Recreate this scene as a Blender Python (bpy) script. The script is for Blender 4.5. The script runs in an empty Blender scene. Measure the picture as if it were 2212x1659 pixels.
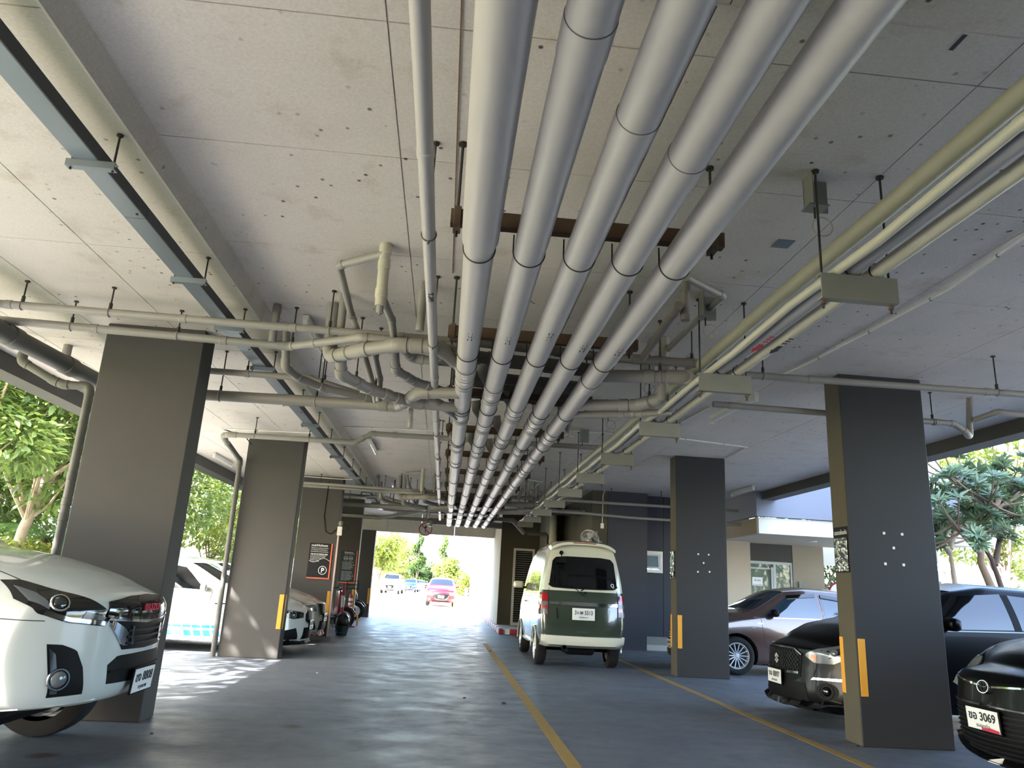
import bpy, bmesh, math, random
import numpy as np
from mathutils import Vector, Matrix
from mathutils.bvhtree import BVHTree
random.seed(7); np.random.seed(7)
scene = bpy.context.scene
COL = scene.collection
PI = math.pi
R = math.radians

# ------------------------------------------------------------------ camera
cam_d = bpy.data.cameras.new('camera'); cam = bpy.data.objects.new('camera', cam_d); COL.objects.link(cam)
cam_d.sensor_width = 36.0; cam_d.lens = 36.0 * 1598.0 / 2212.0
cam_d.clip_start = 0.05; cam_d.clip_end = 600
yaw, pitch, roll = R(4.382), R(15.29), R(3.09)
fw = Vector((math.sin(yaw) * math.cos(pitch), math.cos(yaw) * math.cos(pitch), math.sin(pitch)))
rt = Vector((math.cos(yaw), -math.sin(yaw), 0)); up = rt.cross(fw)
r2 = rt * math.cos(roll) + up * math.sin(roll); u2 = -rt * math.sin(roll) + up * math.cos(roll)
M = Matrix((r2, u2, -fw)).transposed().to_4x4(); M.translation = (0, 0, 1.27)
cam.matrix_world = M
scene.camera = cam

# ------------------------------------------------------------------ light
SUN = Vector((1.0, 0.9, -1.107)).normalized()
world = bpy.data.worlds.new('sky'); scene.world = world; world.use_nodes = True
wn = world.node_tree; bg = wn.nodes['Background']
sky = wn.nodes.new('ShaderNodeTexSky'); sky.sky_type = 'NISHITA'; sky.sun_disc = False
sky.sun_elevation = math.asin(-SUN.z)
sky.sun_rotation = math.atan2(-SUN.x, -SUN.y)
sky.air_density = 1.0; sky.dust_density = 2.5; sky.ozone_density = 1.0
wn.links.new(sky.outputs[0], bg.inputs[0]); bg.inputs[1].default_value = 0.66
sd = bpy.data.lights.new('sun', 'SUN'); so = bpy.data.objects.new('sun', sd); COL.objects.link(so)
sd.energy = 17.5; sd.angle = R(0.6); sd.color = (1.0, 0.95, 0.91)
so.rotation_euler = SUN.to_track_quat('-Z', 'Y').to_euler()
vs = scene.view_settings
vs.view_transform = 'Standard'; vs.look = 'None'; vs.gamma = 1.0; vs.use_curve_mapping = False
vs.exposure = 2.24
scene.cycles.max_bounces = 10; scene.cycles.diffuse_bounces = 6; scene.cycles.glossy_bounces = 4
scene.cycles.sample_clamp_indirect = 8.0

# ------------------------------------------------------------------ materials
def srgb(h):
    h = h.lstrip('#'); c = [int(h[i:i + 2], 16) / 255 for i in (0, 2, 4)]
    return tuple(((v / 12.92) if v <= .04045 else ((v + .055) / 1.055) ** 2.4) for v in c) + (1,)
MATS = {}
def mat(name, col, rough=.6, metal=0., var=0., scale=8., bump=0., coat=0., spec=.5, emit=None, trans=0., streak=None):
    if name in MATS: return MATS[name]
    m = bpy.data.materials.new(name); m.use_nodes = True; nt = m.node_tree; b = nt.nodes['Principled BSDF']
    c = srgb(col) if isinstance(col, str) else tuple(col) + (1,)
    b.inputs['Base Color'].default_value = c; b.inputs['Roughness'].default_value = rough
    b.inputs['Metallic'].default_value = metal; b.inputs['Specular IOR Level'].default_value = spec
    if coat: b.inputs['Coat Weight'].default_value = coat; b.inputs['Coat Roughness'].default_value = .05
    if var or bump:
        tc = nt.nodes.new('ShaderNodeTexCoord'); no = nt.nodes.new('ShaderNodeTexNoise')
        no.inputs['Scale'].default_value = scale; no.inputs['Detail'].default_value = 6
        src = tc.outputs['Object']
        if streak:
            mp = nt.nodes.new('ShaderNodeMapping'); mp.inputs['Scale'].default_value = streak
            nt.links.new(src, mp.inputs[0]); src = mp.outputs[0]
        nt.links.new(src, no.inputs['Vector'])
        if var:
            mx = nt.nodes.new('ShaderNodeMixRGB'); mx.inputs[1].default_value = tuple(v * (1 - var) for v in c[:3]) + (1,)
            mx.inputs[2].default_value = tuple(min(1, v * (1 + var)) for v in c[:3]) + (1,)
            nt.links.new(no.outputs[0], mx.inputs[0]); nt.links.new(mx.outputs[0], b.inputs['Base Color'])
        if bump:
            bp = nt.nodes.new('ShaderNodeBump'); bp.inputs['Strength'].default_value = bump; bp.inputs['Distance'].default_value = .01
            nt.links.new(no.outputs[0], bp.inputs['Height']); nt.links.new(bp.outputs[0], b.inputs['Normal'])
    MATS[name] = m
    return m

def node_mat(name):
    m = bpy.data.materials.new(name); m.use_nodes = True; MATS[name] = m
    return m, m.node_tree, m.node_tree.nodes['Principled BSDF']
def N(nt, t, **kw):
    n = nt.nodes.new(t)
    for k, v in kw.items():
        if k in n.inputs.keys(): n.inputs[k].default_value = v
        else: setattr(n, k, v)
    return n
def ramp(nt, src, pts):
    r = nt.nodes.new('ShaderNodeValToRGB'); nt.links.new(src, r.inputs[0])
    e = r.color_ramp.elements
    while len(e) < len(pts): e.new(.5)
    for i, (p, c) in enumerate(pts):
        e[i].position = p; e[i].color = c if len(c) == 4 else tuple(c) + (1,)
    return r.outputs[0]
def mixc(nt, f, a, b, mode='MIX'):
    m = nt.nodes.new('ShaderNodeMixRGB'); m.blend_type = mode
    for i, v in enumerate((f, a, b)):
        if isinstance(v, (int, float)): m.inputs[i].default_value = v if i == 0 else (v, v, v, 1)
        elif isinstance(v, tuple): m.inputs[i].default_value = v
        else: nt.links.new(v, m.inputs[i])
    return m.outputs[0]
def concrete(name, c1, c2, stain, rough=.85, speck=True, sc=.6, spec_scale=7., stretch=(1, 1, 1), wet=0.):
    m, nt, b = node_mat(name)
    tc = N(nt, 'ShaderNodeTexCoord'); mp = N(nt, 'ShaderNodeMapping'); mp.inputs['Scale'].default_value = stretch
    nt.links.new(tc.outputs['Object'], mp.inputs[0])
    n1 = N(nt, 'ShaderNodeTexNoise', Scale=sc, Detail=8., Roughness=.6); nt.links.new(mp.outputs[0], n1.inputs['Vector'])
    n2 = N(nt, 'ShaderNodeTexNoise', Scale=sc * 5.5, Detail=6., Roughness=.7); nt.links.new(mp.outputs[0], n2.inputs['Vector'])
    n3 = N(nt, 'ShaderNodeTexNoise', Scale=60., Detail=3.); nt.links.new(tc.outputs['Object'], n3.inputs['Vector'])
    base = mixc(nt, ramp(nt, n1.outputs[0], [(.32, (0, 0, 0)), (.68, (1, 1, 1))]), srgb(c1), srgb(c2))
    base = mixc(nt, ramp(nt, n2.outputs[0], [(.56, (0, 0, 0)), (.78, (.8, .8, .8))]), base, srgb(stain))
    base = mixc(nt, .18, base, ramp(nt, n3.outputs[0], [(.3, (.2, .2, .2)), (.7, (1, 1, 1))]), 'MULTIPLY')
    if speck:
        v = N(nt, 'ShaderNodeTexVoronoi', Scale=spec_scale); nt.links.new(tc.outputs['Object'], v.inputs['Vector'])
        n4 = N(nt, 'ShaderNodeTexNoise', Scale=1.1, Detail=2.); nt.links.new(tc.outputs['Object'], n4.inputs['Vector'])
        sp = ramp(nt, v.outputs['Distance'], [(.07, (1, 1, 1)), (.15, (0, 0, 0))])
        gate = ramp(nt, n4.outputs[0], [(.44, (0, 0, 0)), (.56, (1, 1, 1))])
        base = mixc(nt, mixc(nt, 1., sp, gate, 'MULTIPLY'), base, srgb('#453e36'))
    nt.links.new(base, b.inputs['Base Color'])
    rr = ramp(nt, n2.outputs[0], [(.3, (rough - .25 - wet,) * 3), (.7, (rough,) * 3)]); nt.links.new(rr, b.inputs['Roughness'])
    bp = N(nt, 'ShaderNodeBump', Strength=.25, Distance=.01); nt.links.new(n2.outputs[0], bp.inputs['Height']); nt.links.new(bp.outputs[0], b.inputs['Normal'])
    return m
concrete('ceiling_concrete', '#c1b9b2', '#d0c9c1', '#ac9e8f', sc=.5, spec_scale=9.)
concrete('floor_concrete', '#595e65', '#6c727b', '#4a4c50', rough=.7, sc=.45, spec_scale=1.3, stretch=(.9, 1.15, 1), wet=.08)
concrete('road_concrete', '#b5b1a8', '#c6c2b8', '#a39c8c', rough=.9, sc=.2, speck=False)
mat('column_paint', '#3e3c39', .75, var=.06, scale=3, bump=.15)
mat('beam_paint', '#474642', .75, var=.08, scale=3)
mat('pipe_grey', '#a6a2a0', .42, var=.07, scale=5, streak=(3, .6, 3))
mat('pipe_small', '#89857f', .5, var=.08, scale=5)
mat('pipe_cream', '#b0ac9a', .45, var=.08, scale=4)
mat('pipe_lilac', '#8f8f92', .5, var=.08, scale=4)
mat('pipe_green', '#9b9b82', .5, var=.08, scale=4)
mat('pipe_dark', '#53524d', .6, var=.15, scale=6)
mat('rod_dark', '#3b3733', .6, .4, var=.2, scale=30)
mat('rust', '#5b4a3d', .8, .2, var=.3, scale=20)
mat('galv', '#7c848a', .45, .5, var=.16, scale=4, streak=(1, .3, 1))
mat('galv_dark', '#45474a', .6, .2, var=.1, scale=4)
mat('bracket_grey', '#80807a', .6, .1, var=.12, scale=8)
mat('white_plastic', '#d6d5cd', .45)
mat('lamp_white', '#c9c8bf', .35)
mat('tube_glass', '#dfe3e4', .15)
mat('black', '#060607', .6, spec=.2)
mat('rubber', '#0b0b0b', .85, var=.2, scale=20)
mat('black_plastic', '#0d0e10', .55, spec=.12)
mat('chrome', '#d0d2d4', .08, 1.)
mat('alloy', '#c9ccd0', .35, .5)
mat('dark_chrome', '#54575a', .18, .9)
mat('glass_dark', '#07090b', .04, spec=.8)
mat('glass_blue', '#1b2a35', .03, spec=1.)
mat('lens_clear', '#62686c', .15, .25, spec=.4)
mat('lamp_black', '#101214', .06, .1, spec=.8)
mat('red_lens', '#7c0c10', .08, coat=1.)
mat('amber', '#c2601a', .15)
mat('yellow_guard', '#cf962a', .6, var=.06)
mat('line_yellow', '#8f7338', .75, var=.25, scale=14)
mat('line_red', '#7c564a', .8, var=.25, scale=14)
mat('red_paint', '#a3313b', .55, var=.12)
mat('white_paint', '#d9d8d2', .55, var=.1)
mat('sign_black', '#15171b', .5, spec=.2)
mat('sign_slate', '#2d353d', .5, spec=.2)
mat('sign_orange', '#d4603a', .45)
mat('sign_white', '#d9dcdf', .5)
mat('ink', '#1c1f24', .6)
mat('ink_red', '#b0283c', .6)
mat('ink_green', '#2f9a72', .6)
mat('plate_white', '#d4d6d4', .35)
mat('stone_rust', '#6b4a33', .9)

# ------------------------------------------------------------------ object helpers
WM = {}
def _props(o, label, cat, group, kind):
    if label: o['label'] = label
    if cat: o['category'] = cat
    if group: o['group'] = group
    if kind: o['kind'] = kind
def thing(name, label=None, cat=None, loc=(0, 0, 0), rz=0., group=None, kind=None):
    o = bpy.data.objects.new(name, None); COL.objects.link(o); o.empty_display_size = .1
    o.location = loc; o.rotation_euler = (0, 0, rz); _props(o, label, cat, group, kind)
    WM[o.name] = Matrix.Translation(loc) @ Matrix.Rotation(rz, 4, 'Z')
    return o
def part(name, bm, m, parent=None, label=None, cat=None, group=None, kind=None, local=False, smooth=None, mesh=None):
    """bm is in world coordinates (or in the parent's own frame when local=True)"""
    if mesh is None:
        me = bpy.data.meshes.new(name)
        bmesh.ops.recalc_face_normals(bm, faces=bm.faces) if smooth != 'keep' else None
        bm.to_mesh(me); bm.free()
        if smooth:
            for p in me.polygons: p.use_smooth = True
            me.set_sharp_from_angle(angle=R(40))
        for mm in (m if isinstance(m, (list, tuple)) else [m]):
            me.materials.append(MATS[mm] if isinstance(mm, str) else mm)
    else: me = mesh
    o = bpy.data.objects.new(name, me); COL.objects.link(o)
    if parent is not None:
        o.parent = parent; KIDS.setdefault(parent.name, []).append(o)
        pw = WM[parent.name]
        if local: WM[o.name] = pw.copy()
        else:
            o.matrix_parent_inverse = pw.inverted(); WM[o.name] = Matrix.Identity(4)
    else: WM[o.name] = Matrix.Identity(4)
    _props(o, label, cat, group, kind)
    return o
KIDS = {}
def children(o): return KIDS.get(o.name, [])
def copy_tree(o, parent=None, kids=None):
    c = o.copy(); COL.objects.link(c)
    if parent is not None: c.parent = parent; c.matrix_parent_inverse = o.matrix_parent_inverse.copy(); KIDS.setdefault(parent.name, []).append(c)
    WM[c.name] = WM[o.name]
    for ch in (kids[o.name] if kids is not None else children(o)): copy_tree(ch, c, kids)
    return c
def kidmap(o, d=None):
    d = {} if d is None else d
    d[o.name] = list(children(o))
    for c in d[o.name]: kidmap(c, d)
    return d

def NB(): return bmesh.new()
def box(bm, x0, x1, y0, y1, z0, z1, mi=0):
    v = [bm.verts.new(p) for p in ((x0, y0, z0), (x1, y0, z0), (x1, y1, z0), (x0, y1, z0), (x0, y0, z1), (x1, y0, z1), (x1, y1, z1), (x0, y1, z1))]
    for f in ((0, 3, 2, 1), (4, 5, 6, 7), (0, 1, 5, 4), (1, 2, 6, 5), (2, 3, 7, 6), (3, 0, 4, 7)):
        bm.faces.new([v[i] for i in f]).material_index = mi
    return v
def rbox(bm, x0, x1, y0, y1, z0, z1, b=.01, seg=2):
    t = bmesh.new(); box(t, x0, x1, y0, y1, z0, z1)
    bmesh.ops.bevel(t, geom=t.edges[:], offset=b, segments=seg, affect='EDGES', profile=.5)
    me = bpy.data.meshes.new('t'); t.to_mesh(me); t.free(); bm.from_mesh(me); bpy.data.meshes.remove(me)
def xform(bm, M, start=0):
    bm.verts.ensure_lookup_table()
    for v in bm.verts[start:]: v.co = M @ v.co
def frame(d):
    d = d.normalized(); a = Vector((0, 0, 1)) if abs(d.z) < .9 else Vector((1, 0, 0))
    x = d.cross(a).normalized(); return x, d.cross(x).normalized()
def sweep(bm, pts, r, n=12, cap=True, closed=False):
    pts = [Vector(p) for p in pts]; rings = []; K = len(pts); rr = r if isinstance(r, (list, tuple)) else [r] * K
    x, y = frame(pts[1] - pts[0])
    for i, p in enumerate(pts):
        if closed: t = (pts[(i + 1) % K] - pts[i - 1])
        else: t = (pts[min(i + 1, K - 1)] - pts[max(i - 1, 0)])
        t.normalize(); x = (x - t * x.dot(t)).normalized(); y = t.cross(x)
        rings.append([bm.verts.new(p + (x * math.cos(a) + y * math.sin(a)) * rr[i]) for a in [2 * PI * k / n for k in range(n)]])
    for i in range(K if closed else K - 1):
        a, b = rings[i], rings[(i + 1) % K]
        for k in range(n): bm.faces.new((a[k], a[(k + 1) % n], b[(k + 1) % n], b[k]))
    if cap and not closed:
        bm.faces.new(rings[0][::-1]); bm.faces.new(rings[-1])
def cyl(bm, a, b, r, n=12, r2=None): sweep(bm, [a, b], [r, r if r2 is None else r2], n)
def lathe(bm, prof, M=Matrix.Identity(4), n=24, a0=0., a1=2 * PI, cap=False):
    full = abs(a1 - a0 - 2 * PI) < 1e-6; cnt = n if full else n + 1; rings = []
    for (r, z) in prof:
        rings.append([bm.verts.new(M @ Vector((r * math.cos(a0 + (a1 - a0) * k / n), r * math.sin(a0 + (a1 - a0) * k / n), z))) for k in range(cnt)])
    for i in range(len(prof) - 1):
        for k in range(n):
            q = (rings[i][k], rings[i][(k + 1) % cnt], rings[i + 1][(k + 1) % cnt], rings[i + 1][k])
            try: bm.faces.new(q)
            except ValueError: pass
    if cap:
        for rg in (rings[0], rings[-1]):
            try: bm.faces.new(rg)
            except ValueError: pass
def ring(bm, c, axis, R_, r, n=24, m=6, a0=0., a1=2 * PI, xdir=None):
    axis = Vector(axis).normalized(); x, y = frame(axis)
    if xdir is not None: x = Vector(xdir).normalized(); y = axis.cross(x)
    full = abs(a1 - a0 - 2 * PI) < 1e-6
    pts = [Vector(c) + (x * math.cos(a) + y * math.sin(a)) * R_ for a in [a0 + (a1 - a0) * k / n for k in range(n if full else n + 1)]]
    sweep(bm, pts, r, m, closed=full)
def prism(bm, poly, d):
    a = [bm.verts.new(p) for p in poly]; b = [bm.verts.new(Vector(p) + Vector(d)) for p in poly]; n = len(a)
    bm.faces.new(a); bm.faces.new(b[::-1])
    for i in range(n): bm.faces.new((a[i], b[i], b[(i + 1) % n], a[(i + 1) % n]))
def bend_path(pts, br, seg=6):
    """round the corners of a polyline; returns the smooth path and the corner arcs"""
    P = [Vector(p) for p in pts]; out = [P[0]]; arcs = []
    for i in range(1, len(P) - 1):
        a = (P[i - 1] - P[i]); b = (P[i + 1] - P[i]); la, lb = a.length, b.length; a.normalize(); b.normalize()
        ang = a.angle(b)
        if ang > R(175): out.append(P[i]); continue
        d = min(br / max(math.tan(ang / 2), .2), la * .45, lb * .45)
        p0 = P[i] + a * d; p2 = P[i] + b * d; arc = []
        for k in range(seg + 1):
            t = k / seg; arc.append(p0 * (1 - t) ** 2 + P[i] * 2 * t * (1 - t) + p2 * t * t)
        out += arc; arcs.append((arc, a, b))
    out.append(P[-1]); return out, arcs
def text_mesh(body, size, depth=.002, align='CENTER', bold=False):
    cu = bpy.data.curves.new('txt', 'FONT'); cu.body = body; cu.size = size; cu.extrude = depth; cu.align_x = align; cu.align_y = 'CENTER'
    if bold: cu.offset = size * .022
    ob = bpy.data.objects.new('txt', cu)
    me = bpy.data.meshes.new_from_object(ob)
    bpy.data.objects.remove(ob); bpy.data.curves.remove(cu)
    return me
def text(name, body, size, M, m, parent, width=None, depth=.0015, bold=False, local=False, align='CENTER'):
    """M maps text plane (x right, y up, z out) to the frame in use"""
    me = text_mesh(body, size, depth, align, bold)
    if width and len(me.vertices):
        xs = [v.co.x for v in me.vertices]; mn = min(xs); w = max(xs) - mn; cx = (max(xs) + mn) / 2
        for v in me.vertices:
            v.co.x = (v.co.x - (cx if align == 'CENTER' else mn)) * width / w
    me.transform(M); me.materials.clear(); me.materials.append(MATS[m])
    return part(name, None, m, parent, mesh=me, local=local)
def planeM(origin, xdir, ydir):
    x = Vector(xdir).normalized(); y = Vector(ydir).normalized(); z = x.cross(y)
    M = Matrix((x, y, z)).transposed().to_4x4(); M.translation = Vector(origin); return M

# ------------------------------------------------------------------ setting: floor, ceiling, walls
CZ, CL = 3.62, 3.50          # main slab, lowered slab on the left
b = NB(); box(b, -5.6, 13.5, -30, 28.2, -.25, 0); part('floor', b, 'floor_concrete', kind='structure', label='grey worn concrete parking floor')
b = NB(); box(b, -60, 70, -30, 160, -.6, -.26); part('terrain', b, mat('soil', '#6f6a5c', .95, var=.25, scale=2), kind='structure', label='ground around the building')
b = NB(); box(b, -7.0, 12, 28.2, 110, -.26, -.01); part('road', b, 'road_concrete', kind='structure', label='sunlit pale concrete road beyond the exit')
b = NB(); box(b, 13.5, 30, -20, 60, -.26, -.01); part('side_road', b, 'road_concrete', kind='structure', label='pale concrete drive right of the building')
b = NB(); box(b, -8.4, -5.6, -20, 28.2, -.26, -.01); part('left_path', b, 'road_concrete', kind='structure', label='pale concrete strip along the left edge')  # strip paved wide and pale to bounce sunlight onto the left ceiling
lawn = mat('lawn', '#6a7048', .95, var=.35, scale=6, bump=.6)
b = NB(); box(b, -40, -8.4, -30, 110, -.26, .03); part('lawn', b, lawn, kind='structure', label='grass behind the left kerb')
b = NB(); box(b, 30, 60, -20, 60, -.26, .03); part('lawn', b, lawn, kind='structure', label='grass beyond the drive on the right')

ceil_root = thing('ceiling', 'cast concrete ceiling in formwork panels', kind='structure', loc=(0, 0, CZ))
ceil_mat = MATS['ceiling_concrete']
YJ = [-27., -18., -9.6, -6.0, -3.6, -1.2, .3, 1.52, 2.75, 3.83, 5.17, 6.4, 7.62, 8.85, 10.1, 11.3, 12.55, 13.8, 15., 16.25, 17.5, 18.7, 19.9, 21.2, 22.4, 23.6, 24.9, 26.1, 27.2]
XJ = [-1.78, -.42, .95, 2.3, 3.52, 4.75, 5.95, 7.0]
XL = [-5.05, -4.3, -3.55, -2.75, -1.845]
g = .0035
def panel(x0, x1, y0, y1, z):
    b = NB(); box(b, x0 + g, x1 - g, y0 + g, y1 - g, z, z + .06); part('ceiling_panel', b, ceil_mat, ceil_root)
for j in range(len(YJ) - 1):
    y0, y1 = YJ[j], YJ[j + 1]
    for i in range(len(XJ) - 1):
        if y1 <= 2.0: z = CL + .0
        else: z = CZ
        if y0 == 1.52:      # the step across the slab at y = 2.3
            if XJ[i] > .9 or XJ[i] > -.5: panel(XJ[i], XJ[i + 1], y0, 2.32, CL); panel(XJ[i], XJ[i + 1], 2.32, y1, CZ); continue
        if y1 <= 2.0 and XJ[i] < -.5: z = CZ
        panel(XJ[i], XJ[i + 1], y0, y1, z)
for j in range(0, len(YJ) - 1, 2):
    for i in range(len(XL) - 1): panel(XL[i], XL[i + 1], YJ[j], YJ[min(j + 2, len(YJ) - 1)], CL)
b = NB()
prism(b, [(-1.85, -27, CL - .001), (-1.835, -27, CL - .003), (-1.776, -27, CZ), (-1.776, -27, CZ + .03), (-1.85, -27, CZ + .03)], (0, 54.2, 0)); box(b, -.44, 7.0, 2.315, 2.33, CL, CZ + .02)
part('slab_step', b, 'ceiling_concrete', ceil_root, label='vertical face of the step in the slab')
b = NB(); box(b, -5.35, 7.35, -27.2, 27.5, CZ + .012, 3.9); 
part('slab_core', b, 'ceiling_concrete', ceil_root)
# blow-holes, scuffs and scraps of plaster on the concrete are in the material; a few painted marks
b = NB(); box(b, 2.08, 2.2, 4.38, 4.5, CZ - .004, CZ + .001); part('cover_plate', b, mat('plate_grey', '#6d7880', .5, .2), ceil_root, label='small blue-grey blank plate')
b = NB(); box(b, 2.02, 2.04, 2.36, 2.55, CZ - .002, CZ + .001); part('painted_line', b, 'ink', ceil_root)
b = NB(); prism(b, [(2.14, 2.38, CZ - .002), (2.2, 2.33, CZ - .002), (2.24, 2.36, CZ - .002), (2.17, 2.44, CZ - .002)], (0, 0, .003)); part('painted_mark', b, 'ink_red', ceil_root)

for nm, x0, x1, z0, lb in (('beam_left', -5.35, -5.05, 3.30, 'dark edge beam along the left side of the slab'), ('beam_right', 7.0, 7.3, 3.44, 'dark edge beam along the right side of the slab')):
    b = NB(); box(b, x0, x1, -27.2, 27.5, z0, 3.95); part(nm, b, 'beam_paint', kind='structure', label=lb)
b = NB(); box(b, -5.35, 7.35, -27.5, -27.2, 0, 3.95); part('added_wall_rear', b, 'beam_paint', kind='structure', label='unseen dark wall added behind the camera to keep light out')  # added out of view to block light coming from behind
b = NB(); box(b, -5.3, -5.1, -27.2, -3.0, 0, 3.6); part('added_wall_left', b, 'beam_paint', kind='structure', label='unseen dark side wall added left of and behind the camera to cut light')  # added out of view so less light reaches the right columns
b = NB(); box(b, 7.05, 7.3, -27.2, 1.0, 0, 3.6); part('added_wall_right', b, 'beam_paint', kind='structure', label='unseen dark side wall added right of and behind the camera to cut light')  # unseen light blocker, added like the left one
b = NB(); box(b, -5.35, 7.35, -27.5, 27.5, 3.95, 15.5); part('upper_floors', b, mat('facade_grey', '#a9a69c', .8, var=.05, scale=2), kind='structure', label='grey facade of the floors above the car park')
b = NB()
xs = [-3.36, -2.1, -.9, .3, 1.75]
hb = thing('exit_beam', 'pale concrete beam over the exit', kind='structure', loc=(-1, 27.2, 3))
for i in range(4):
    b = NB(); box(b, xs[i] + .006, xs[i + 1] - .006, 27.2, 27.5, 2.93, 3.95); part('beam_panel', b, mat('tan_light', '#d3cabd', .8, var=.08, scale=3), hb)
b = NB(); prism(b, [(1.2, 27.25, 2.93), (1.72, 27.25, 2.93), (1.72, 27.25, 3.3), (1.45, 27.25, 3.12)], (0, .24, 0)); part('haunch', b, 'tan_light', hb)

# kerb, raised walk and the wall beside the exit
b = NB(); box(b, 1.75, 7.5, 21.3, 33, 0, .12); part('walkway', b, 'road_concrete', kind='structure', label='raised walk behind the striped kerb')
kerb = thing('kerb', 'red and white painted kerb around the raised walk', 'kerb', loc=(1.75, 21.4, 0))
y = 32.8; k = 0
while y > 21.6:
    b = NB(); rbox(b, 1.63, 1.75, y - .44, y - .004, 0, .135, .015, 2)
    part('kerb_block', b, 'red_paint' if k % 2 else 'white_paint', kerb); y -= .445; k += 1
arc = [(1.63 + .3 * (1 - math.cos(a)), 21.55 - .3 * math.sin(a)) for a in [0, R(45), R(90)]]
for (a, c, m) in ((arc[0], arc[1], 'red_paint'), (arc[1], arc[2], 'white_paint')):
    b = NB(); d = Vector((c[0] - a[0], c[1] - a[1], 0)).normalized(); n_ = Vector((-d.y, d.x, 0)) * .14
    prism(b, [(a[0], a[1], 0), (c[0], c[1], 0), (c[0] + n_.x, c[1] + n_.y, 0), (a[0] + n_.x, a[1] + n_.y, 0)], (0, 0, .135)); part('kerb_block', b, m, kerb)
x = 1.94; k = 0
while x < 4.0:
    b = NB(); rbox(b, x, x + .44, 21.25, 21.38, 0, .135, .015, 2); part('kerb_block', b, 'red_paint' if k % 2 == 0 else 'white_paint', kerb); x += .445; k += 1
mat('olive_wall', '#4e4a3b', .8, var=.05, scale=2, bump=.1); mat('olive_dark', '#3c3a31', .85, var=.05, scale=2)
mat('wall_slate', '#3a3c44', .8, var=.05, scale=2, bump=.1); mat('tan_wall', '#b5aa98', .8, var=.06, scale=2)
b = NB(); box(b, 1.76, 3.02, 24.0, 33.2, 0, 3.9); part('wall_exit', b, 'tan_wall', kind='structure', label='tan wall block beside the exit')
b = NB(); box(b, 1.77, 3.02, 23.985, 24.0, .12, 3.62); part('trim_1', b, 'olive_wall', kind='structure', label='olive painted face of the wall by the louvred door')
b = NB(); box(b, 3.0, 3.06, 21.6, 24.4, .0, 3.62); part('trim_2', b, 'bracket_grey', kind='structure', label='pale grey edge of the service recess')
b = NB(); box(b, 3.06, 3.95, 22.6, 22.8, 0, 3.62); part('wall_recess', b, 'olive_dark', kind='structure', label='dark back wall of the service recess')
b = NB(); box(b, 3.38, 3.46, 22.5, 22.6, 0, 3.62); part('trim_3', b, 'olive_wall', kind='structure', label='slim pilaster in the service recess')
b = NB(); box(b, 3.46, 3.84, 17.72, 22.7, 0, 3.62); part('pier', b, 'olive_wall', kind='structure', label='olive pier that carries the wall fan')
b = NB(); box(b, 3.84, 4.80, 17.7, 19.2, 0, 3.62); part('wall_slate_front', b, 'wall_slate', kind='structure', label='dark slate-grey wall right of the fan')
b = NB()
for (x0, x1, z0, z1) in ((4.8, 4.83, 0, 3.62), (5.27, 5.32, 0, 3.62), (4.83, 5.27, 0, 1.8), (4.83, 5.27, 2.27, 3.62)): box(b, x0, x1, 18.15, 18.35, z0, z1)
box(b, 5.33, 6.6, 18.15, 18.35, 0, 3.62)
part('wall_slate_back', b, 'wall_slate', kind='structure', label='recessed slate-grey wall holding the small window')
b = NB(); box(b, 4.8, 6.6, 17.95, 18.15, 0, .12); part('step', b, 'road_concrete', kind='structure', label='low concrete step under the small window')
b = NB(); box(b, 4.8, 6.6, 18.05, 18.149, .12, .3); part('step_upper', b, 'bracket_grey', kind='structure', label='upper concrete ledge under the small window')
w = thing('window_1', 'small white top-hung window in the slate wall', kind='structure', loc=(5.05, 18.15, 1.8))
b = NB()
for (x0, x1, z0, z1) in ((4.80, 5.29, 2.2, 2.28), (4.80, 5.29, 1.77, 1.85), (5.23, 5.29, 1.85, 2.2), (4.80, 4.83, 1.85, 2.2)): box(b, x0, x1, 18.08, 18.16, z0, z1)
part('window_frame', b, 'white_plastic', w)
b = NB(); box(b, 4.83, 5.21, 0, .03, 0, .36)
for v in b.verts: pass
b.free(); b = NB()
for (x0, x1, z0, z1) in ((4.82, 5.2, -.04, 0), (4.82, 5.2, -.35, -.31), (4.82, 4.86, -.31, -.04), (5.16, 5.2, -.31, -.04)): box(b, x0, x1, -.03, 0, z0, z1)
T = Matrix.Translation((0, 18.09, 2.2)) @ Matrix.Rotation(R(-12), 4, 'X')
xform(b, T); part('sash', b, mat('sash_white', '#bfc6cf', .4), w)
b = NB(); box(b, 4.86, 5.16, -.02, -.012, -.31, -.04); xform(b, T); part('pane', b, mat('frosted', '#6f7f86', .25), w)
# louvred door
lv = thing('louvre_door', 'tall white-framed louvred door in the olive wall', 'door', loc=(2.5, 23.98, .12))
b = NB()
for (x0, x1, z0, z1) in ((2.18, 2.25, .12, 2.45), (2.78, 2.85, .12, 2.45), (2.25, 2.78, 2.38, 2.45), (2.25, 2.78, .12, .2)): box(b, x0, x1, 23.92, 23.985, z0, z1)
part('door_frame', b, 'white_plastic', lv)
b = NB(); box(b, 2.25, 2.78, 23.975, 23.983, .2, 2.38); part('backing', b, 'black', lv)
z = .22; sl = None
while z < 2.36:
    b = NB(); box(b, 2.25, 2.78, 23.93, 23.97, 0, .012); xform(b, Matrix.Translation((0, 23.95, z)) @ Matrix.Rotation(R(-35), 4, 'X') @ Matrix.Translation((0, -23.95, 0)))
    part('slat', b, 'bracket_grey', lv); z += .068

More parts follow.
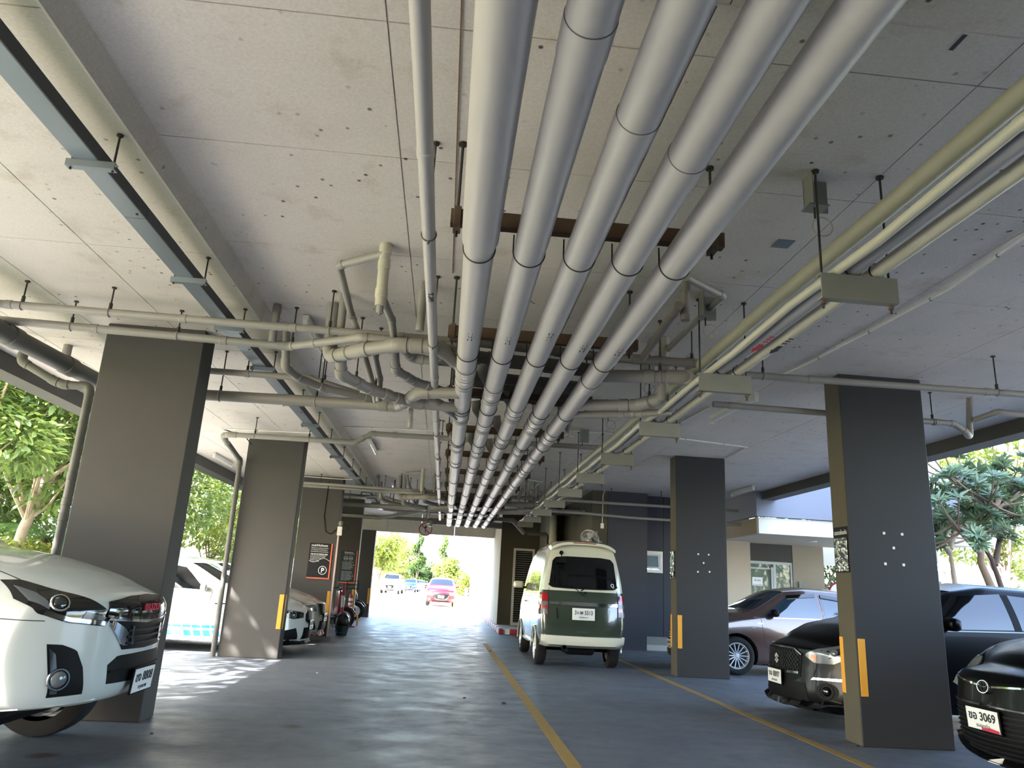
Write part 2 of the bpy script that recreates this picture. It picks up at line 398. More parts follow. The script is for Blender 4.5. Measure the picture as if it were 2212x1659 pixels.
# floor markings
def stripe(name, pts, w, m, label):
    b = NB()
    for i in range(len(pts) - 1):
        a, c = Vector(pts[i]), Vector(pts[i + 1]); d = (c - a).normalized(); n_ = Vector((-d.y, d.x)) * w / 2
        prism(b, [(a.x + n_.x, a.y + n_.y, .0005), (a.x - n_.x, a.y - n_.y, .0005), (c.x - n_.x, c.y - n_.y, .0005), (c.x + n_.x, c.y + n_.y, .0005)], (0, 0, .0025))
    part(name, b, m, label=label, cat='road marking')
stripe('floor_line', [(1.085, 2.), (1.06, 17.6)], .11, 'line_yellow', 'worn yellow line down the middle of the lane')
stripe('floor_line', [(3.59, 2.), (3.55, 13.2), (3.52, 17)], .1, 'line_yellow', 'worn yellow line in front of the right-hand columns')
stripe('floor_line', [(2.0, 20.8), (2.2, 17.0)], .12, 'line_red', 'faded red line from the kerb towards the van')

# ------------------------------------------------------------------ columns
def guard(col, x0, x1, y0, y1, z0=.44, z1=.96):
    b = NB(); rbox(b, x0, x1, y0, y1, z0, z1, .003, 1); part('corner_guard', b, 'yellow_guard', col)
def column(x0, x1, y0, y1, ztop, label):
    c = thing('column', label, 'column', loc=((x0 + x1) / 2, (y0 + y1) / 2, 0), group='painted rectangular columns')
    b = NB(); rbox(b, x0, x1, y0, y1, 0, ztop, .008, 1); o = part('shaft', b, ('column_paint', 'column_side_shade') if x0 < 0 else ('column_slate', 'column_olive'), c)
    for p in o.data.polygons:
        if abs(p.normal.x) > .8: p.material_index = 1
    return c
mat('column_slate', '#26282b', .75, var=.06, scale=3, bump=.15); mat('column_olive', '#4a4638', .75, var=.08, scale=3, bump=.15); mat('column_side_shade', '#363531', .75, var=.06, scale=3, bump=.15)  # right columns two-tone; right fronts and left sides darkened to stand for shade
LX0, LX1 = -3.36, -2.45
LY = [(7.01, 7.32, 'left column right behind the white pickup'), (12.42, 12.72, 'left column with the sunlit patch, in front of the white car with blue stripes'),
      (17.45, 17.75, 'left column that carries the parking sign with the circled P'), (22.1, 22.4, 'left column that carries the sign with two round symbols'),
      (26.8, 27.15, 'slim left column at the exit, farthest from the camera')]
cols = []
for i, (y0, y1, lb) in enumerate(LY):
    c = column(LX0, LX1, y0, y1, CL if i < 4 else 2.93, lb); cols.append(c)
    guard(c, LX1 - .085, LX1 - .015, y0 - .006, y0)
    guard(c, LX1, LX1 + .006, y0 + .02, y0 + .09)
cr1 = column(4.0, 4.91, 7.19, 7.5, CZ, 'nearest column on the right, with the crumpled foil poster'); cols.append(cr1)
cr2 = column(3.88, 4.76, 12.47, 12.8, CZ, 'second column on the right, between the van and the brown car'); cols.append(cr2)
for c, x, y0, y1 in ((cr1, 4.0, 7.19, 7.5), (cr2, 3.88, 12.47, 12.8)):
    guard(c, x + .015, x + .09, y0 - .006, y0)
    guard(c, x - .006, x, y1 - .075, y1 - .01)
# leftover sticky pads where signs were fixed
def pads(col, pts, y):
    for i, (x, z) in enumerate(pts):
        b = NB(); rbox(b, x - .013, x + .013, y - .004, y, z - .013, z + .013, .0015, 1); part('adhesive_pad', b, 'white_paint', col)
pads(cr1, [(4.37, 1.98), (4.56, 1.98), (4.46, 1.84), (4.36, 1.68), (4.55, 1.68)], 7.19)
pads(cr2, [(4.26, 1.96), (4.44, 1.96), (4.35, 1.82), (4.25, 1.67), (4.45, 1.68)], 12.47)
# foil posters on the lane faces
def poster(x, y0, y1, z0, z1, label, full=True):
    p = thing('foil_poster', label, 'poster', loc=(x, (y0 + y1) / 2, z0))
    b = NB(); rbox(b, x - .006, x, y0, y1, z0, z1, .001, 1); part('backing_board', b, 'sign_black', p)
    b = NB(); ny, nz = 14, 20; zt = z1 - .11 if full else z1 - .01; vv = []
    rs = random.Random(3)
    for j in range(nz + 1):
        row = []
        for i in range(ny + 1):
            e = 0 if i in (0, ny) or j in (0, nz) else rs.uniform(-.006, .010)
            row.append(b.verts.new((x - .014 - e, y0 + .012 + (y1 - y0 - .024) * i / ny, z0 + .01 + (zt - z0 - .01) * j / nz)))
        vv.append(row)
    for j in range(nz):
        for i in range(ny): b.faces.new((vv[j][i], vv[j + 1][i], vv[j + 1][i + 1], vv[j][i + 1]))
    part('foil', b, 'chrome', p, smooth=True)
    if full: text('lettering', 'จอดรถซ้อนคัน', .06, planeM((x - .0075, (y0 + y1) / 2, z1 - .06), (0, -1, 0), (0, 0, 1)) , 'sign_white', p, width=.24, depth=.0008)
poster(4.0, 7.2, 7.47, 1.58, 2.03, 'narrow dark poster with crumpled silver foil on the nearest right column')
poster(3.88, 12.53, 12.78, 1.54, 2.0, 'narrow dark poster with crumpled silver foil on the second right column', False)

# sign boards on the left columns
def board(name, label, x0, x1, y, z0, z1, face):
    s = thing(name, label, 'sign', loc=((x0 + x1) / 2, y, z0))
    b = NB(); rbox(b, x0, x1, y - .02, y, z0, z1, .002, 1); part('panel', b, face, s)
    b = NB(); box(b, x1 - .028, x1, y - .024, y - .019, z0, z1); box(b, x0, x1 - .028, y - .024, y - .019, z0, z0 + .028); part('orange_edge', b, 'sign_orange', s)
    return s
def tline(s, txt, x, z, size, w, y, align='LEFT', m='sign_white', bold=False):
    text('lettering', txt, size, planeM((x, y - .0205, z), (1, 0, 0), (0, 0, 1)), m, s, width=w, depth=.001, align=align, bold=bold)
s = board('parking_sign', 'black parking rules sign with orange edge and a circled P', -3.04, -2.53, 17.45, 1.21, 1.99, 'sign_black')
tline(s, 'การเข้าใช้พื้นที่จอดรถ', -3.0, 1.935, .055, .36, 17.45, bold=True)
for i, t in enumerate(('ใช้พื้นที่จอดรถของอาคารด้วยความเป็นระเบียบ', 'ความเร็วสูงสุดของรถในพื้นที่จอดรถ', 'ห้ามจอดรถกีดขวางและจอดซ้อนคัน')): tline(s, t, -3.0, 1.88 - i * .04, .03, .38 - .02 * (i % 2), 17.45)
tline(s, 'THE USE OF PARKING AREA', -3.0, 1.745, .04, .38, 17.45, bold=True)
for i, t in enumerate(('IS ONLY ALLOWED FOR RESIDENTS', 'ALL CARS MUST FOLLOW THE RULES', 'DO NOT BLOCK THE WAY', 'PARKING LOT', 'AT ALL TIMES')): tline(s, t, -3.0, 1.71 - i * .03, .026, (.35, .33, .26, .17, .2)[i], 17.45)
b = NB(); sweep(b, [(-3.02 + .46 * i / 14, 17.426, 1.60 - .045 * math.sin(i / 14 * 2 * PI + .3) + .015) for i in range(15)], .004, 6); part('wave_line', b, 'sign_white', s)
b = NB(); ring(b, (-2.70, 17.428, 1.40), (0, 1, 0), .088, .007, 28, 6); part('circle', b, 'sign_white', s)
text('letter_p', 'P', .14, planeM((-2.70, 17.429, 1.392), (1, 0, 0), (0, 0, 1)), 'sign_white', s, bold=True)
b = NB(); box(b, -2.72, -2.68, 17.426, 17.43, 1.447, 1.453); part('bar', b, 'sign_white', s)
s = board('bicycle_sign', 'slate-grey sign with orange edge and two round symbols', -2.95, -2.48, 22.1, 1.12, 2.02, 'sign_slate')
tline(s, 'พื้นที่จอดจักรยาน', -2.85, 1.965, .045, .24, 22.1, bold=True); tline(s, 'และรถจักรยานยนต์เท่านั้น', -2.85, 1.925, .03, .28, 22.1)
for x in (-2.80, -2.66):
    b = NB(); ring(b, (x, 22.078, 1.81), (0, 1, 0), .056, .004, 24, 6)
    ring(b, (x - .022, 22.078, 1.80), (0, 1, 0), .014, .0025, 12, 5); ring(b, (x + .022, 22.078, 1.80), (0, 1, 0), .014, .0025, 12, 5)
    sweep(b, [(x - .022, 22.078, 1.80), (x - .008, 22.078, 1.825), (x + .014, 22.078, 1.825), (x + .022, 22.078, 1.80)], .003, 5)
    part('symbol', b, 'sign_white', s)
for i in range(14):
    if i == 6: continue
    tline(s, ('ห้ามจอดรถยนต์ในพื้นที่นี้', 'กรุณาล็อครถทุกครั้ง', 'PARK IN THE MARKED AREA', 'LOCK YOUR BIKE')[(i // 7) * 2 + i % 2], -2.88, 1.70 - i * .038, .026, (.3, .25, .34, .28)[i % 4], 22.1)

# ------------------------------------------------------------------ pipes
def along(pts, s):
    P = [Vector(p) for p in pts]
    for i in range(len(P) - 1):
        d = P[i + 1] - P[i]; l = d.length
        if s <= l or i == len(P) - 2: return P[i] + d * (s / l), d.normalized()
        s -= l
def pipe(label, pts, r, m='pipe_small', sleeves=(), rods=(), group=None, name='pipe', cat='pipe', n=14, br=1.6, elbows=True, ztop=None, drop=False):
    t = thing(name, label, cat, loc=pts[0], group=group)
    path, arcs = bend_path(pts, br * r)
    b = NB(); sweep(b, path, r, n); part('tube', b, m, t, smooth=True)
    if elbows:
        for arc, a, c in arcs:
            pp = [arc[0] + a * r * .9] + arc + [arc[-1] + c * r * .9]
            b = NB(); sweep(b, pp, r * 1.14, n); part('elbow', b, m, t, smooth=True)
    for s in sleeves:
        p, d = along(pts, s); b = NB(); h = max(r * .9, .03)
        sweep(b, [p - d * h, p - d * (h - .004), p + d * (h - .004), p + d * h], [r * 1.02, r * 1.13, r * 1.13, r * 1.02], n); part('coupling', b, m, t, smooth=True)
    for s in rods:
        p, d = along(pts, s); zt = (CL if p.x < -1.84 else CZ) if ztop is None else ztop
        b = NB(); cyl(b, (p.x, p.y, p.z + r + .02), (p.x, p.y, zt), .0065, 6); cyl(b, (p.x, p.y, zt - .012), (p.x, p.y, zt), .02, 8)
        cyl(b, (p.x, p.y, p.z + r + .004), (p.x, p.y, p.z + r + .05), .014, 6)
        part('hanger_rod', b, 'rod_dark', t)
        b = NB(); ring(b, p, d, r + .004, .004, 16, 5); part('hanger_ring', b, m, t, smooth=True)
    return t

# --- five main pipes
PX = [.065, .338, .615, .885, 1.15]; PR = .083; PZ = 3.03; PEND = 23.2
names5 = ['leftmost', 'second from the left', 'middle', 'fourth from the left', 'rightmost']
sock = [[5.95, 10.8], [1.95, 6.5, 11.6], [2.42, 7.2, 12.2], [2.65, 1.55, 7.7, 12.9], [1.6, 6.1, 8.3, 13.4]]
wyes = [[6.3, 7.75, 9.6, 17.1, 18.6], [6.75, 8.2, 9.95, 17.5, 19.], [7.5, 8.9, 10.4, 18.3, 19.6], [8.1, 9.6, 11.0, 18.9, 20.2], [8.75, 10.2, 11.6, 19.4, 20.8]]
rows = [3.69 + 1.86 * i for i in range(11)]
def flow_marks(t, x, y, flip, stencil):
    """stencilled arrow and squares on the underside, wrapped on the pipe"""
    def wrap(quad):
        b = NB(); v = []
        for (u, w) in quad:
            a = u / (PR + .0012); v.append(b.verts.new((x + (PR + .0012) * math.sin(a), w, PZ - (PR + .0012) * math.cos(a))))
        b.faces.new(v); return b
    sg = 1 if flip else -1
    b = NB()
    def add(q):
        v = []
        for (u, w) in q:
            a = u / (PR + .0012); v.append(b.verts.new((x + (PR + .0012) * math.sin(a), y + sg * w, PZ - (PR + .0012) * math.cos(a))))
        b.faces.new(v)
    add([(-.03, .0), (.03, .0), (0, .04)]); add([(-.016, -.05), (.016, -.05), (.016, 0), (-.016, 0)])
    for u0, u1, w0, w1 in ((-.026, -.005, -.078, -.070), (-.012, -.005, -.095, -.070), (.006, .026, -.078, -.070), (.006, .013, -.110, -.070), (.006, .026, -.110, -.102), (-.018, .018, -.132, -.124), (-.018, -.010, -.17, -.124), (.010, .018, -.17, -.124), (-.018, .018, -.17, -.160)):
        add([(u0, w0), (u1, w0), (u1, w1), (u0, w1)])
    part('flow_mark', b, 'ink', t)
for i, x in enumerate(PX):
    t = thing('drain_pipe', 'large pale grey drain pipe, %s of the five running along the lane' % names5[i], 'pipe', loc=(x, 1, PZ), group='five large parallel drain pipes')
    pts = [(x, -2.5, PZ), (x, PEND, PZ), (x, PEND + .01, PZ + .001)]
    b = NB(); R0 = .098 if i == 0 else PR + .004; sweep(b, [(x, -2.5, PZ), (x, 3.56, PZ), (x, 3.65, PZ), (x, 6.0, PZ), (x, PEND, PZ)], [R0, R0, PR + .002, PR, PR], 32); part('tube', b, 'pipe_grey', t, smooth=True)
    b = NB(); lathe(b, [(PR, 0), (PR * 1.02, .02), (PR * .9, .07), (PR * .55, .1), (0, .11)], planeM((x, PEND, PZ), (1, 0, 0), (0, 0, -1)), 24); part('end_cap', b, 'pipe_grey', t, smooth=True)
    for s in sock[i]:
        b = NB(); q = PR * 1.085; sweep(b, [(x, s - .015, PZ), (x, s - .011, PZ), (x, s + .15, PZ), (x, s + .21, PZ)], [PR, q, q, PR * 1.003], 32); part('socket', b, 'pipe_grey', t, smooth=True)
        b = NB(); ring(b, (x, s - .013, PZ), (0, 1, 0), PR + .003, .0035, 32, 5); part('seal_ring', b, 'pipe_dark', t, smooth=True)
    for j, s in enumerate(wyes[i]):
        q = PR * 1.075
        b = NB(); sweep(b, [(x, s - .2, PZ), (x, s - .195, PZ), (x, s - .11, PZ), (x, s - .10, PZ), (x, s + .1, PZ), (x, s + .11, PZ), (x, s + .195, PZ), (x, s + .2, PZ)], [PR, q, q, q * .965, q * .965, q, q, PR], 32)
        part('branch_fitting', b, 'pipe_grey', t, smooth=True)
        for dy in (-.2, -.105, .105, .2):
            b = NB(); ring(b, (x, s + dy, PZ), (0, 1, 0), q * .99, .003, 28, 4); part('seal_ring', b, 'pipe_dark', t, smooth=True)
        sx = -1 if i < 3 else 1
        b = NB(); sweep(b, [(x, s - .05, PZ + .02), (x + sx * .10, s - .14, PZ + .13), (x + sx * .12, s - .17, PZ + .22)], .055, 16); part('branch', b, 'pipe_small', t, smooth=True)
    flow_marks(t, x, 4.87 + .02 * i, i == 2, 0)
    for yy in (9.3, 14.9): flow_marks(t, x, yy, i == 2, 0)
# --- channel supports with U-bolts
ordn = ['nearest', 'second', 'third', 'fourth', 'fifth', 'sixth', 'seventh', 'eighth', 'ninth', 'tenth', 'farthest']
sup0 = thing('pipe_support', 'nearest rusty channel support above the five drain pipes', 'support', loc=(.65, rows[0] - .06, PZ), group='channel supports of the five pipes')
y = rows[0]
b = NB(); box(b, -.1, 1.4, y - .1, y - .09, PZ + PR + .004, PZ + PR + .09); box(b, -.1, 1.4, y - .09, y - .045, PZ + PR + .004, PZ + PR + .012); box(b, -.1, 1.4, y - .09, y - .045, PZ + PR + .082, PZ + PR + .09)
part('channel_beam', b, 'rust', sup0)
for x in (-.065, 1.335):
    b = NB(); cyl(b, (x, y - .07, PZ + PR - .06), (x, y - .07, CZ), .008, 8); cyl(b, (x, y - .07, CZ - .014), (x, y - .07, CZ), .024, 8); part('threaded_rod', b, 'rod_dark', sup0)
    b = NB(); rbox(b, x - .02, x + .02, y - .115, y - .04, PZ + PR - .03, PZ + PR + .1, .003, 1); part('clamp', b, 'rust', sup0)
for x in PX:
    b = NB(); q = PR + .004
    sweep(b, [(x - q, y + .012, PZ + PR + .02), (x - q, y + .006, PZ)] + [(x - q * math.cos(a), y, PZ - q * math.sin(a)) for a in [PI * k / 14 for k in range(1, 14)]] + [(x + q, y + .006, PZ), (x + q, y + .012, PZ + PR + .02)], .0045, 6)
    part('u_bolt', b, 'rod_dark', sup0, smooth=True)
km = kidmap(sup0)
for i in range(1, len(rows)):
    c = copy_tree(sup0, None, km); c.location.y += rows[i] - rows[0]; c['label'] = '%s rusty channel support above the five drain pipes' % (ordn[i] if i < 10 else 'farthest')
    if 0 < i < 10: c['label'] = '%s rusty channel support from the camera above the five drain pipes' % ordn[i]

# --- thin pipe left of the five
TX, TZ, TR = -.21, 3.06, .036
t = pipe('slim grey pipe running left of the five large drain pipes', [(TX, -2.5, TZ), (TX, 22.1, TZ)], TR, 'pipe_grey', name='slim_pipe', n=18,
         sleeves=[2.5 + v for v in (2.85, 6.5, 8.3, 10.5, 13.2, 16.4, 19.)])
for i, y in enumerate([3.64, 5.5, 7.3, 9.1, 10.9, 12.7, 14.5, 16.3, 18.1, 19.9]):
    b = NB(); cyl(b, (TX - .005, y, TZ + TR), (TX - .005, y, CZ), .006, 6); cyl(b, (TX - .005, y, CZ - .012), (TX - .005, y, CZ), .02, 8); part('hanger_rod', b, 'rod_dark', t)
    b = NB(); ring(b, (TX, y, TZ), (0, 1, 0), TR + .004, .004, 18, 5); cyl(b, (TX, y, TZ - TR - .018), (TX, y, TZ - TR), .007, 6); part('hanger_ring', b, 'pipe_dark', t, smooth=True)
text('stencil', 'PVC 2"', .05, planeM((TX, 4.45, TZ - TR - .001), (0, -1, 0), (1, 0, 0)), 'ink', t)

# --- branch pipes: one cluster, and the same layout again two bays farther
def cluster(dy, where):
    D = lambda pts: [(x, y + dy, z) for x, y, z in pts]
    S = 'pipe_small'
    pipe('upper long grey pipe%s crossing before the left column' % where, D([(-4.6, 6.05, 3.29), (-.02, 5.98, 3.25)]), .033, S, sleeves=(.9, 2.3, 3.2, 4.1), rods=(1.0, 1.7, 3.5))
    pipe('lower long grey pipe%s stepping over to the big pipes' % where, D([(-4.5, 6.42, 3.27), (-1.52, 6.5, 3.25), (-.82, 5.93, 3.2), (-.02, 5.9, 3.17)]), .036, S, sleeves=(.3, 1.3, 2.4, 2.9, 3.3, 4.1), rods=(1.1, 2.0, 3.0))
    pipe('thick grey pipe%s dropping from the slab and turning right' % where, D([(-1.15, 6.32, 3.62), (-1.13, 6.3, 3.12), (-.8, 5.95, 3.1), (-.5, 5.74, 3.1), (-.17, 5.72, 3.1), (.02, 6.15, 3.08)]), .056, S, sleeves=(.75, .9, 1.3, 1.5))
    pipe('grey pipe%s with a bend, sloping under the thick branch' % where, D([(-1.02, 6.2, 3.16), (-1.03, 6.42, 3.0), (-.8, 6.85, 2.99), (-.4, 7.25, 2.98), (.02, 7.3, 2.98)]), .05, S, sleeves=(.55, .75, .95, 1.1), rods=(.5, .8), ztop=CZ)
    pipe('slimmer grey pipe%s curving down beside the tray' % where, D([(-1.62, 6.7, 3.5), (-1.6, 6.75, 3.12), (-1.5, 6.98, 3.08), (-1.3, 7.2, 3.06), (-.6, 7.62, 3.04)]), .037, S, sleeves=(.7, .9, 1.4), rods=(.9,), ztop=CZ)
    pipe('upper straight grey pipe%s from behind the left column' % where, D([(-3.33, 7.62, 3.26), (-1.5, 7.4, 3.2), (-1.0, 7.5, 3.1)]), .033, S, sleeves=(1.2, 1.7), rods=(1.2, 2.0))
    pipe('lower thick straight grey pipe%s from behind the left column' % where, D([(-3.33, 7.75, 3.02), (-.58, 7.5, 3.0), (-.36, 6.85, 3.0), (.02, 6.78, 3.0)]), .056, S, sleeves=(.7, 2.6, 2.9, 3.2), rods=(.9, 1.9))
    pipe('short grey pipe%s elbowing towards the big pipes' % where, D([(-.6, 7.32, 3.02), (-.17, 7.25, 3.0), (.02, 7.75, 2.99)]), .045, S, sleeves=(.2, .3))
    pipe('vertical grey pipe%s with screwed cap hanging from slab' % where, D([(-.59, 5.0, 3.62), (-.585, 5.0, 3.14)]), .04, 'pipe_cream', sleeves=(.04, .16, .38))
    t = thing('cleanout_cap', 'ribbed grey end cap of the hanging vertical pipe%s' % where, 'pipe cap', loc=(-.585, 5 + dy, 3.1))
    b = NB(); cyl(b, (-.585, 5 + dy, 3.085), (-.585, 5 + dy, 3.14), .026, 12); part('cap', b, S, t); b = NB(); cyl(b, (-.585, 5 + dy, 3.075), (-.585, 5 + dy, 3.086), .014, 8); part('square_head', b, S, t)
    pipe('grey pipe%s close under the slab with a corner' % where, D([(-.6, 4.99, 3.54), (-.95, 5.24, 3.53), (-.93, 6.0, 3.4), (-.86, 6.1, 3.26)]), .03, S, br=1.2)
    pipe('short grey pipe%s leading back from the hanging pipe' % where, D([(-.58, 5.05, 3.22), (-.555, 5.6, 3.26), (-.55, 5.95, 3.2)]), .03, S)
    pipe('thin grey pipe%s behind the thick branch, left one' % where, D([(-.9, 6.3, 3.34), (-.82, 7.1, 3.1), (-.8, 7.3, 2.99)]), .03, S)
    pipe('thin grey pipe%s behind the thick branch, right one' % where, D([(-.78, 6.3, 3.3), (-.74, 6.9, 3.12), (-.76, 7.2, 2.98)]), .03, S)
    pipe('grey pipe%s with a tight bend beside the slim pipe' % where, D([(-.56, 6.1, 3.2), (-.55, 6.35, 3.06), (-.4, 6.65, 3.05), (.02, 7.05, 3.04)]), .04, S, sleeves=(.5, .8))
    pipe('grey pipe%s joining the branch above the slim pipe' % where, D([(-.5, 5.95, 3.16), (-.4, 6.22, 3.14), (.02, 6.2, 3.12)]), .04, S, sleeves=(.35,))
    pipe('small vertical grey drain end%s below the thick pipe' % where, D([(-.46, 7.6, 3.02), (-.455, 7.6, 2.8)]), .026, S, sleeves=(.14,))
    for (x, y, lab, z) in ((-1.02, 6.05, 'by the lamp', 3.3), (-1.67, 6.45, 'beside the tray', 3.26), (-.33, 5.65, 'next to the slim pipe', 3.2)):
        pipe('short vertical grey stub%s under the slab %s' % (where, lab), D([(x, y, 3.62), (x, y, z)]), .035, S, sleeves=(.05,))
    for k, (y, z, r, lb) in enumerate(((6.02, 3.24, .04, 'nearest'), (6.3, 3.2, .055, 'second'), (6.62, 3.27, .045, 'third'), (6.92, 3.2, .055, 'fourth'), (7.25, 3.22, .045, 'fifth'), (7.6, 3.2, .05, 'farthest'))):
        pipe('%s of six dark pipes%s crossing above the big pipes' % (lb, where), D([(-.05, y - .1, z), (1.3, y + .06, z)]), r, 'pipe_dark', sleeves=(.35, .9))
    # right of the five big pipes
    pipe('grey branch pipe%s right of the big pipes, high one' % where, D([(1.15, 6.14, 3.26), (2.3, 6.08, 3.25)]), .04, S, sleeves=(.4, .6, 1.2), rods=(.9,))
    pipe('thick grey pipe%s right of the big pipes, bent at its end' % where, D([(1.17, 6.2, 3.1), (1.98, 6.03, 3.1), (2.14, 6.3, 3.12), (2.16, 6.5, 3.4)]), .056, S, sleeves=(.5, .7, .85), rods=(.6,))
    pipe('thick grey pipe%s right of the big pipes curving up to slab' % where, D([(1.17, 6.9, 3.0), (1.72, 6.74, 3.0), (1.93, 6.6, 3.05), (1.92, 6.5, 3.62)]), .052, S, sleeves=(.45, .65, .85), rods=(.7,))
    pipe('lowest grey branch pipe%s right of the big pipes' % where, D([(1.17, 7.25, 2.98), (1.76, 7.12, 3.0), (2.1, 6.9, 3.0)]), .036, S, sleeves=(.5, .7))
    pipe('grey pipe%s under the slab right of the big pipes with an elbow' % where, D([(1.62, 4.92, 3.53), (2.0, 5.2, 3.53), (1.95, 6.6, 3.5)]), .03, S, br=1.2)
    pipe('vertical grey pipe%s with screwed cap right of the big pipes' % where, D([(1.7, 5.2, 3.62), (1.7, 5.2, 3.3)]), .036, S, sleeves=(.05, .25))
    pipe('grey pipe%s sloping back from the capped pipe on the right' % where, D([(1.62, 5.1, 3.38), (1.6, 6.1, 3.26)]), .034, S, sleeves=(.15,))
    pipe('small capped drain end%s hanging right of the big pipes' % where, D([(1.35, 8.0, 3.3), (1.3, 8.2, 3.1), (1.3, 8.2, 2.95)]), .03, S)
cluster(0, ' near camera')
cluster(11.0, ' in far group')
pipe('long grey pipe to the right passing in front of the nearest right column', [(2.35, 6.34, 3.26), (7.0, 6.25, 3.26)], .032, 'pipe_small', sleeves=(.12, .9, 2.6), rods=(.45, 2.7))
pipe('long grey pipe behind the nearest right column ending in a trap', [(2.75, 7.5, 3.27), (5.55, 7.62, 3.28), (5.72, 7.66, 3.2), (5.82, 7.75, 3.17), (5.85, 7.72, 3.62)], .034, 'pipe_small', sleeves=(.2, 2.6), rods=(2.55,), br=1.5)
pipe('short grey pipe leaving the trap at the right edge', [(5.86, 7.7, 3.36), (6.0, 7.5, 3.42), (6.8, 7.5, 3.4)], .034, 'pipe_small')
pipe('far grey pipe to the right in front of the slate wall, upper one', [(1.6, 17.2, 3.27), (6.9, 17.2, 3.28)], .034, 'pipe_small', rods=(2.2, 3.4))
pipe('far grey pipe to the right in front of the slate wall, lower one', [(1.6, 17.25, 3.0), (3.2, 17.2, 3.0), (4.2, 17.2, 2.965), (6.9, 17.2, 2.96)], .03, 'pipe_small', elbows=False, rods=(3.4, 1.5))
pipe('thin grey pipe high above the fan recess', [(2.3, 18.4, 3.14), (3.4, 18.4, 3.16)], .04, 'pipe_small', sleeves=(.9,))
pipe('dark pipe crossing above the service recess', [(2.0, 19.4, 3.2), (3.44, 19.4, 3.22)], .08, 'pipe_dark')
# pipe in front of the second left column
pipe('grey pipe with an offset crossing in front of the second left column', [(-3.36, 11.3, 3.1), (-3.42, 11.2, 3.22), (-3.3, 11.1, 3.22), (-1.45, 11.0, 3.21), (-1.2, 10.95, 3.35), (2.2, 10.9, 3.36)], .04, 'pipe_small', sleeves=(.4, 2.3, 2.8), rods=(.7, 1.5, 3.5))
pipe('vertical downpipe at the left side of the second left column', [(-3.36, 11.3, 3.12), (-3.42, 12.3, 3.02), (-3.42, 12.4, 0)], .04, 'pipe_dark', sleeves=(1.6, 2.4, 3.8), elbows=True)
# left edge, first column
pipe('very thick dark grey pipe along the left edge, entering behind the first column', [(-4.0, 4.5, 3.17), (-3.95, 6.6, 3.17), (-3.78, 9.2, 3.17)], .085, 'pipe_dark', sleeves=(2.1, 3.0), elbows=False, n=24)
pipe('grey pipe with bends left of the first column', [(-4.38, 7.55, 3.45), (-4.38, 7.55, 3.2), (-4.05, 7.6, 3.03), (-3.95, 7.6, 3.0), (-3.69, 7.6, 3.0), (-3.69, 7.6, 0.0)], .042, 'pipe_dark', sleeves=(1.9, 2.15, 2.3), rods=())
pipe('capped drain stub hanging left of the first column', [(-4.15, 7.9, 3.5), (-4.15, 7.9, 3.27)], .045, 'pipe_small', sleeves=(.18,))
# far cross pipes at the exit
pipe('grey pipe crossing over the exit with a diagonal leg', [(-2.4, 21.6, 2.95), (-1.9, 21.6, 2.96), (-.5, 20.6, 3.2), (.0, 20.5, 3.2)], .045, 'pipe_small', sleeves=(.4,))
pipe('dark header pipe behind the ends of the five pipes', [(-.6, 23.7, 3.12), (1.74, 23.7, 3.1)], .1, 'pipe_small', n=20)
pipe('short white vertical pipe end above the no-entry disc', [(-.5, 23.3, 3.1), (-.5, 23.3, 2.92)], .055, 'pipe_cream')
pipe('grey pipe from the left along the fourth column to the exit', [(-3.3, 21.85, 2.99), (-.6, 21.8, 3.0), (-.55, 21.8, 2.9)], .05, 'pipe_small', sleeves=(1.2, 2.4))
pipe('upper grey pipe across the lane before the exit', [(-1.7, 20.2, 3.1), (.0, 20.2, 3.12)], .06, 'pipe_small', sleeves=(.2,))
pipe('bent grey pipe from the big pipes to the wall at the exit', [(1.3, 21.0, 3.08), (1.85, 21.0, 3.06), (2.2, 21.3, 2.75)], .06, 'pipe_small')
pipe('grey pipe coming through the exit wall and turning down', [(2.3, 21.2, 2.74), (2.85, 21.2, 2.74), (2.88, 21.2, .12)], .05, 'pipe_dark', sleeves=(.9,))
pipe('thick white vertical pipe beside the service recess', [(2.98, 20.9, CZ), (2.98, 20.9, .0)], .1, 'pipe_cream', n=20, sleeves=(1.0,))
# right-hand pipe run on hangers
run = [('grey-green pipe close under the slab in the right-hand run', 2.12, 3.24, .05, 'pipe_green', 18.5), ('slim cream pipe of the right-hand run', 2.0, 3.02, .026, 'pipe_cream', 20.5),
       ('lilac-grey pipe in the middle of the right-hand run', 2.1, 3.04, .048, 'pipe_lilac', 20.5), ('cream pipe on the right side of the right-hand run', 2.235, 3.03, .04, 'pipe_cream', 20.5)]
RP = []
for lb, x, z, r, m, ye in run:
    p_ = [(x, -2.0, z)]
    if 'slim' in lb or 'green' in lb:
        yy = -1.5; k = 0
        while yy < ye: p_.append((x + .006 * math.sin(k * 1.7), yy, z - (.02 if (k % 2 and 'slim' in lb) else 0))); yy += .93; k += 1
    p_.append((x, ye, z)); RP.append(pipe(lb, p_, r, m, name='run_pipe', elbows=False, n=18, sleeves=(4.2, 9.7, 14.5), group='pipe run on the right-hand hangers'))
def label_on(txt, x, y, z, r, m, root):
    text('stencil', txt, .06, planeM((x, y, z - r - .0012), (0, 1, 0), (-1, 0, 0)), m, root)
b = NB(); prism(b, [(2.02, 3.0, 2.99), (2.035, 3.0, 2.99), (2.035, 3.2, 2.99), (2.02, 3.2, 2.99)], (0, 0, .004)); b.free()
b = NB(); box(b, 1.99, 2.014, 2.93, 3.05, 2.992, 2.9955); part('green_mark', b, 'ink_green', RP[1])
